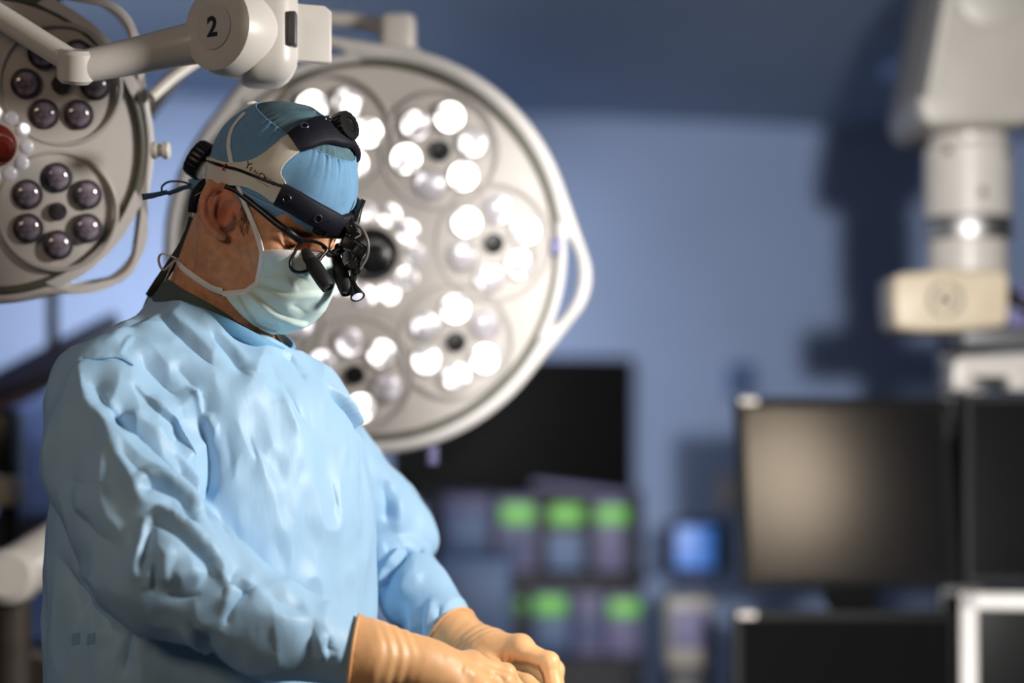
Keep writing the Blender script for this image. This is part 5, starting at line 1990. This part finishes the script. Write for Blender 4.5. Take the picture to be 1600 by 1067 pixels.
box('machine_case', (W(1078, 0, 2.85).x, 2.95, zb - .11), (74 * K * 5.45, .20, .20), M['boomgrey'], wm, bevel=.014)
box('front_panel', (W(1078, 0, 2.85).x, 2.845, zb - .10), (58 * K * 5.45, .012, .11), M['devlav'], wm, bevel=.004)
box('machine_stand', (W(1078, 0, 2.85).x, 2.95, (zb - .21) / 2), (66 * K * 5.45, .18, zb - .21), M['devdark'], wm, bevel=.01)

# ================================================================== left background
cb0 = empty('blue_cabinet', Vector((W(70, 0, 2.6).x, 2.7, 0)))
tag(cb0, 'bright blue cabinet seen left of the surgeon\'s shoulder', 'cabinet')
z1 = W(0, 612, 2.6).z
box('cabinet_body', (W(80, 0, 2.6).x, 2.8, z1 / 2), (150 * K * 5.2, .4, z1), M['bluebin'], cb0, bevel=.01)
box('cabinet_door', (W(84, 0, 2.58).x, 2.59, z1 * .62), (90 * K * 5.2, .02, z1 * .6), M['bluebin'], cb0, bevel=.006)
tube('door_handle', [(W(62, 0, 2.55).x, 2.56, z1 * .66), (W(62, 0, 2.55).x, 2.56, z1 * .74)], .010, M['darkmetal'], cb0, n=10, smooth_path=False)
el = empty('examination_lamp', W(80, 540, 1.9))
tag(el, 'grey flat examination lamp on a dark ceiling rod, far left', 'lamp')
tube('ceiling_rod', [Vector((W(82, 0, 1.9).x, 1.9, CEIL_Z)), W(82, 548, 1.9)], .014, M['darkmetal'], el, n=12, smooth_path=False)
bm_obj('lamp_head', box_bm((.36, .20, .035), .014, 3, Matrix.Translation(W(78, 572, 1.9)) @ Matrix.Rotation(math.radians(-27), 4, 'Y') @ Matrix.Rotation(math.radians(28), 4, 'X')), M['lens_off'], el)
tube('hand_rail', [W(-40, 630, 1.8), W(0, 612, 1.8), W(60, 596, 1.8), W(125, 566, 1.8)], .011, M['darkmetal'], el, n=12)
mp = empty('dark_equipment_pole', Vector((W(10, 0, 1.35).x, 1.35, 0)))
tag(mp, 'black equipment pole with beige box at the left edge', 'equipment pole')
tube('pole', [Vector((W(12, 0, 1.35).x, 1.35, .05)), W(12, 640, 1.35)], .022, M['blackp'], mp, n=14, smooth_path=False)
box('head_unit', W(8, 690, 1.33), (44 * K * 3.95, .12, 96 * K * 3.95), M['blackp'], mp, bevel=.012)
box('beige_box', W(8, 766, 1.31), (46 * K * 3.95, .12, 46 * K * 3.95), M['cream'], mp, bevel=.01)
lathe('pole_base', [(.20, 0), (.20, .03), (.05, .06)], (W(12, 0, 1.35).x, 1.35, 0), (0, 0, 1), M['blackp'], mp, n=28, up=(0, 1, 0))
tb = empty('instrument_table', Vector((W(20, 0, 1.9).x, 2.0, 0)))
tag(tb, 'dark draped instrument table behind the white tube', 'table')
zt2 = W(0, 806, 1.9).z
box('table_top', (W(20, 0, 1.9).x, 2.15, zt2 - .04), (.50, .5, .07), M['devdark'], tb, bevel=.02)
for dx in (-.2, .2):
    for dy in (-.18, .18):
        tube('leg', [(W(20, 0, 1.9).x + dx, 2.15 + dy, 0), (W(20, 0, 1.9).x + dx, 2.15 + dy, zt2 - .06)], .016, M['darkmetal'], tb, n=10, smooth_path=False)
box('lower_cabinet', (W(20, 0, 1.9).x, 2.15, zt2 * .42), (.36, .3, zt2 * .6), M['brown'], tb, bevel=.01)
tube('cable', [W(-10, 985, 1.5), W(20, 1008, 1.5), W(55, 1022, 1.5), W(110, 1030, 1.5)], .005, M['boom'], tb, n=8)
wt = empty('white_support_arm', W(40, 890, .75))
tag(wt, 'thick white tubular support arm left of the surgeon\'s elbow', 'support arm')
tube('arm_tube', [W(130, 830, .8), W(60, 874, .75), W(22, 898, .72)], .046, M['lamp_white'], wt, n=28, smooth_path=False)
lathe('end_joint', [(.034, -.055), (.046, -.045), (.049, 0), (.046, .045), (.034, .055)], W(18, 902, .72), (.15, -1, .1), M['lamp_white'], wt, n=32)
tube('arm_post', [W(18, 930, .74), Vector((W(18, 0, .74).x, .74, .04))], .032, M['brown'], wt, n=18, smooth_path=False)
lathe('post_base', [(.22, 0), (.22, .03), (.05, .05)], (W(18, 0, .74).x, .74, 0), (0, 0, 1), M['darkmetal'], wt, n=28, up=(0, 1, 0))
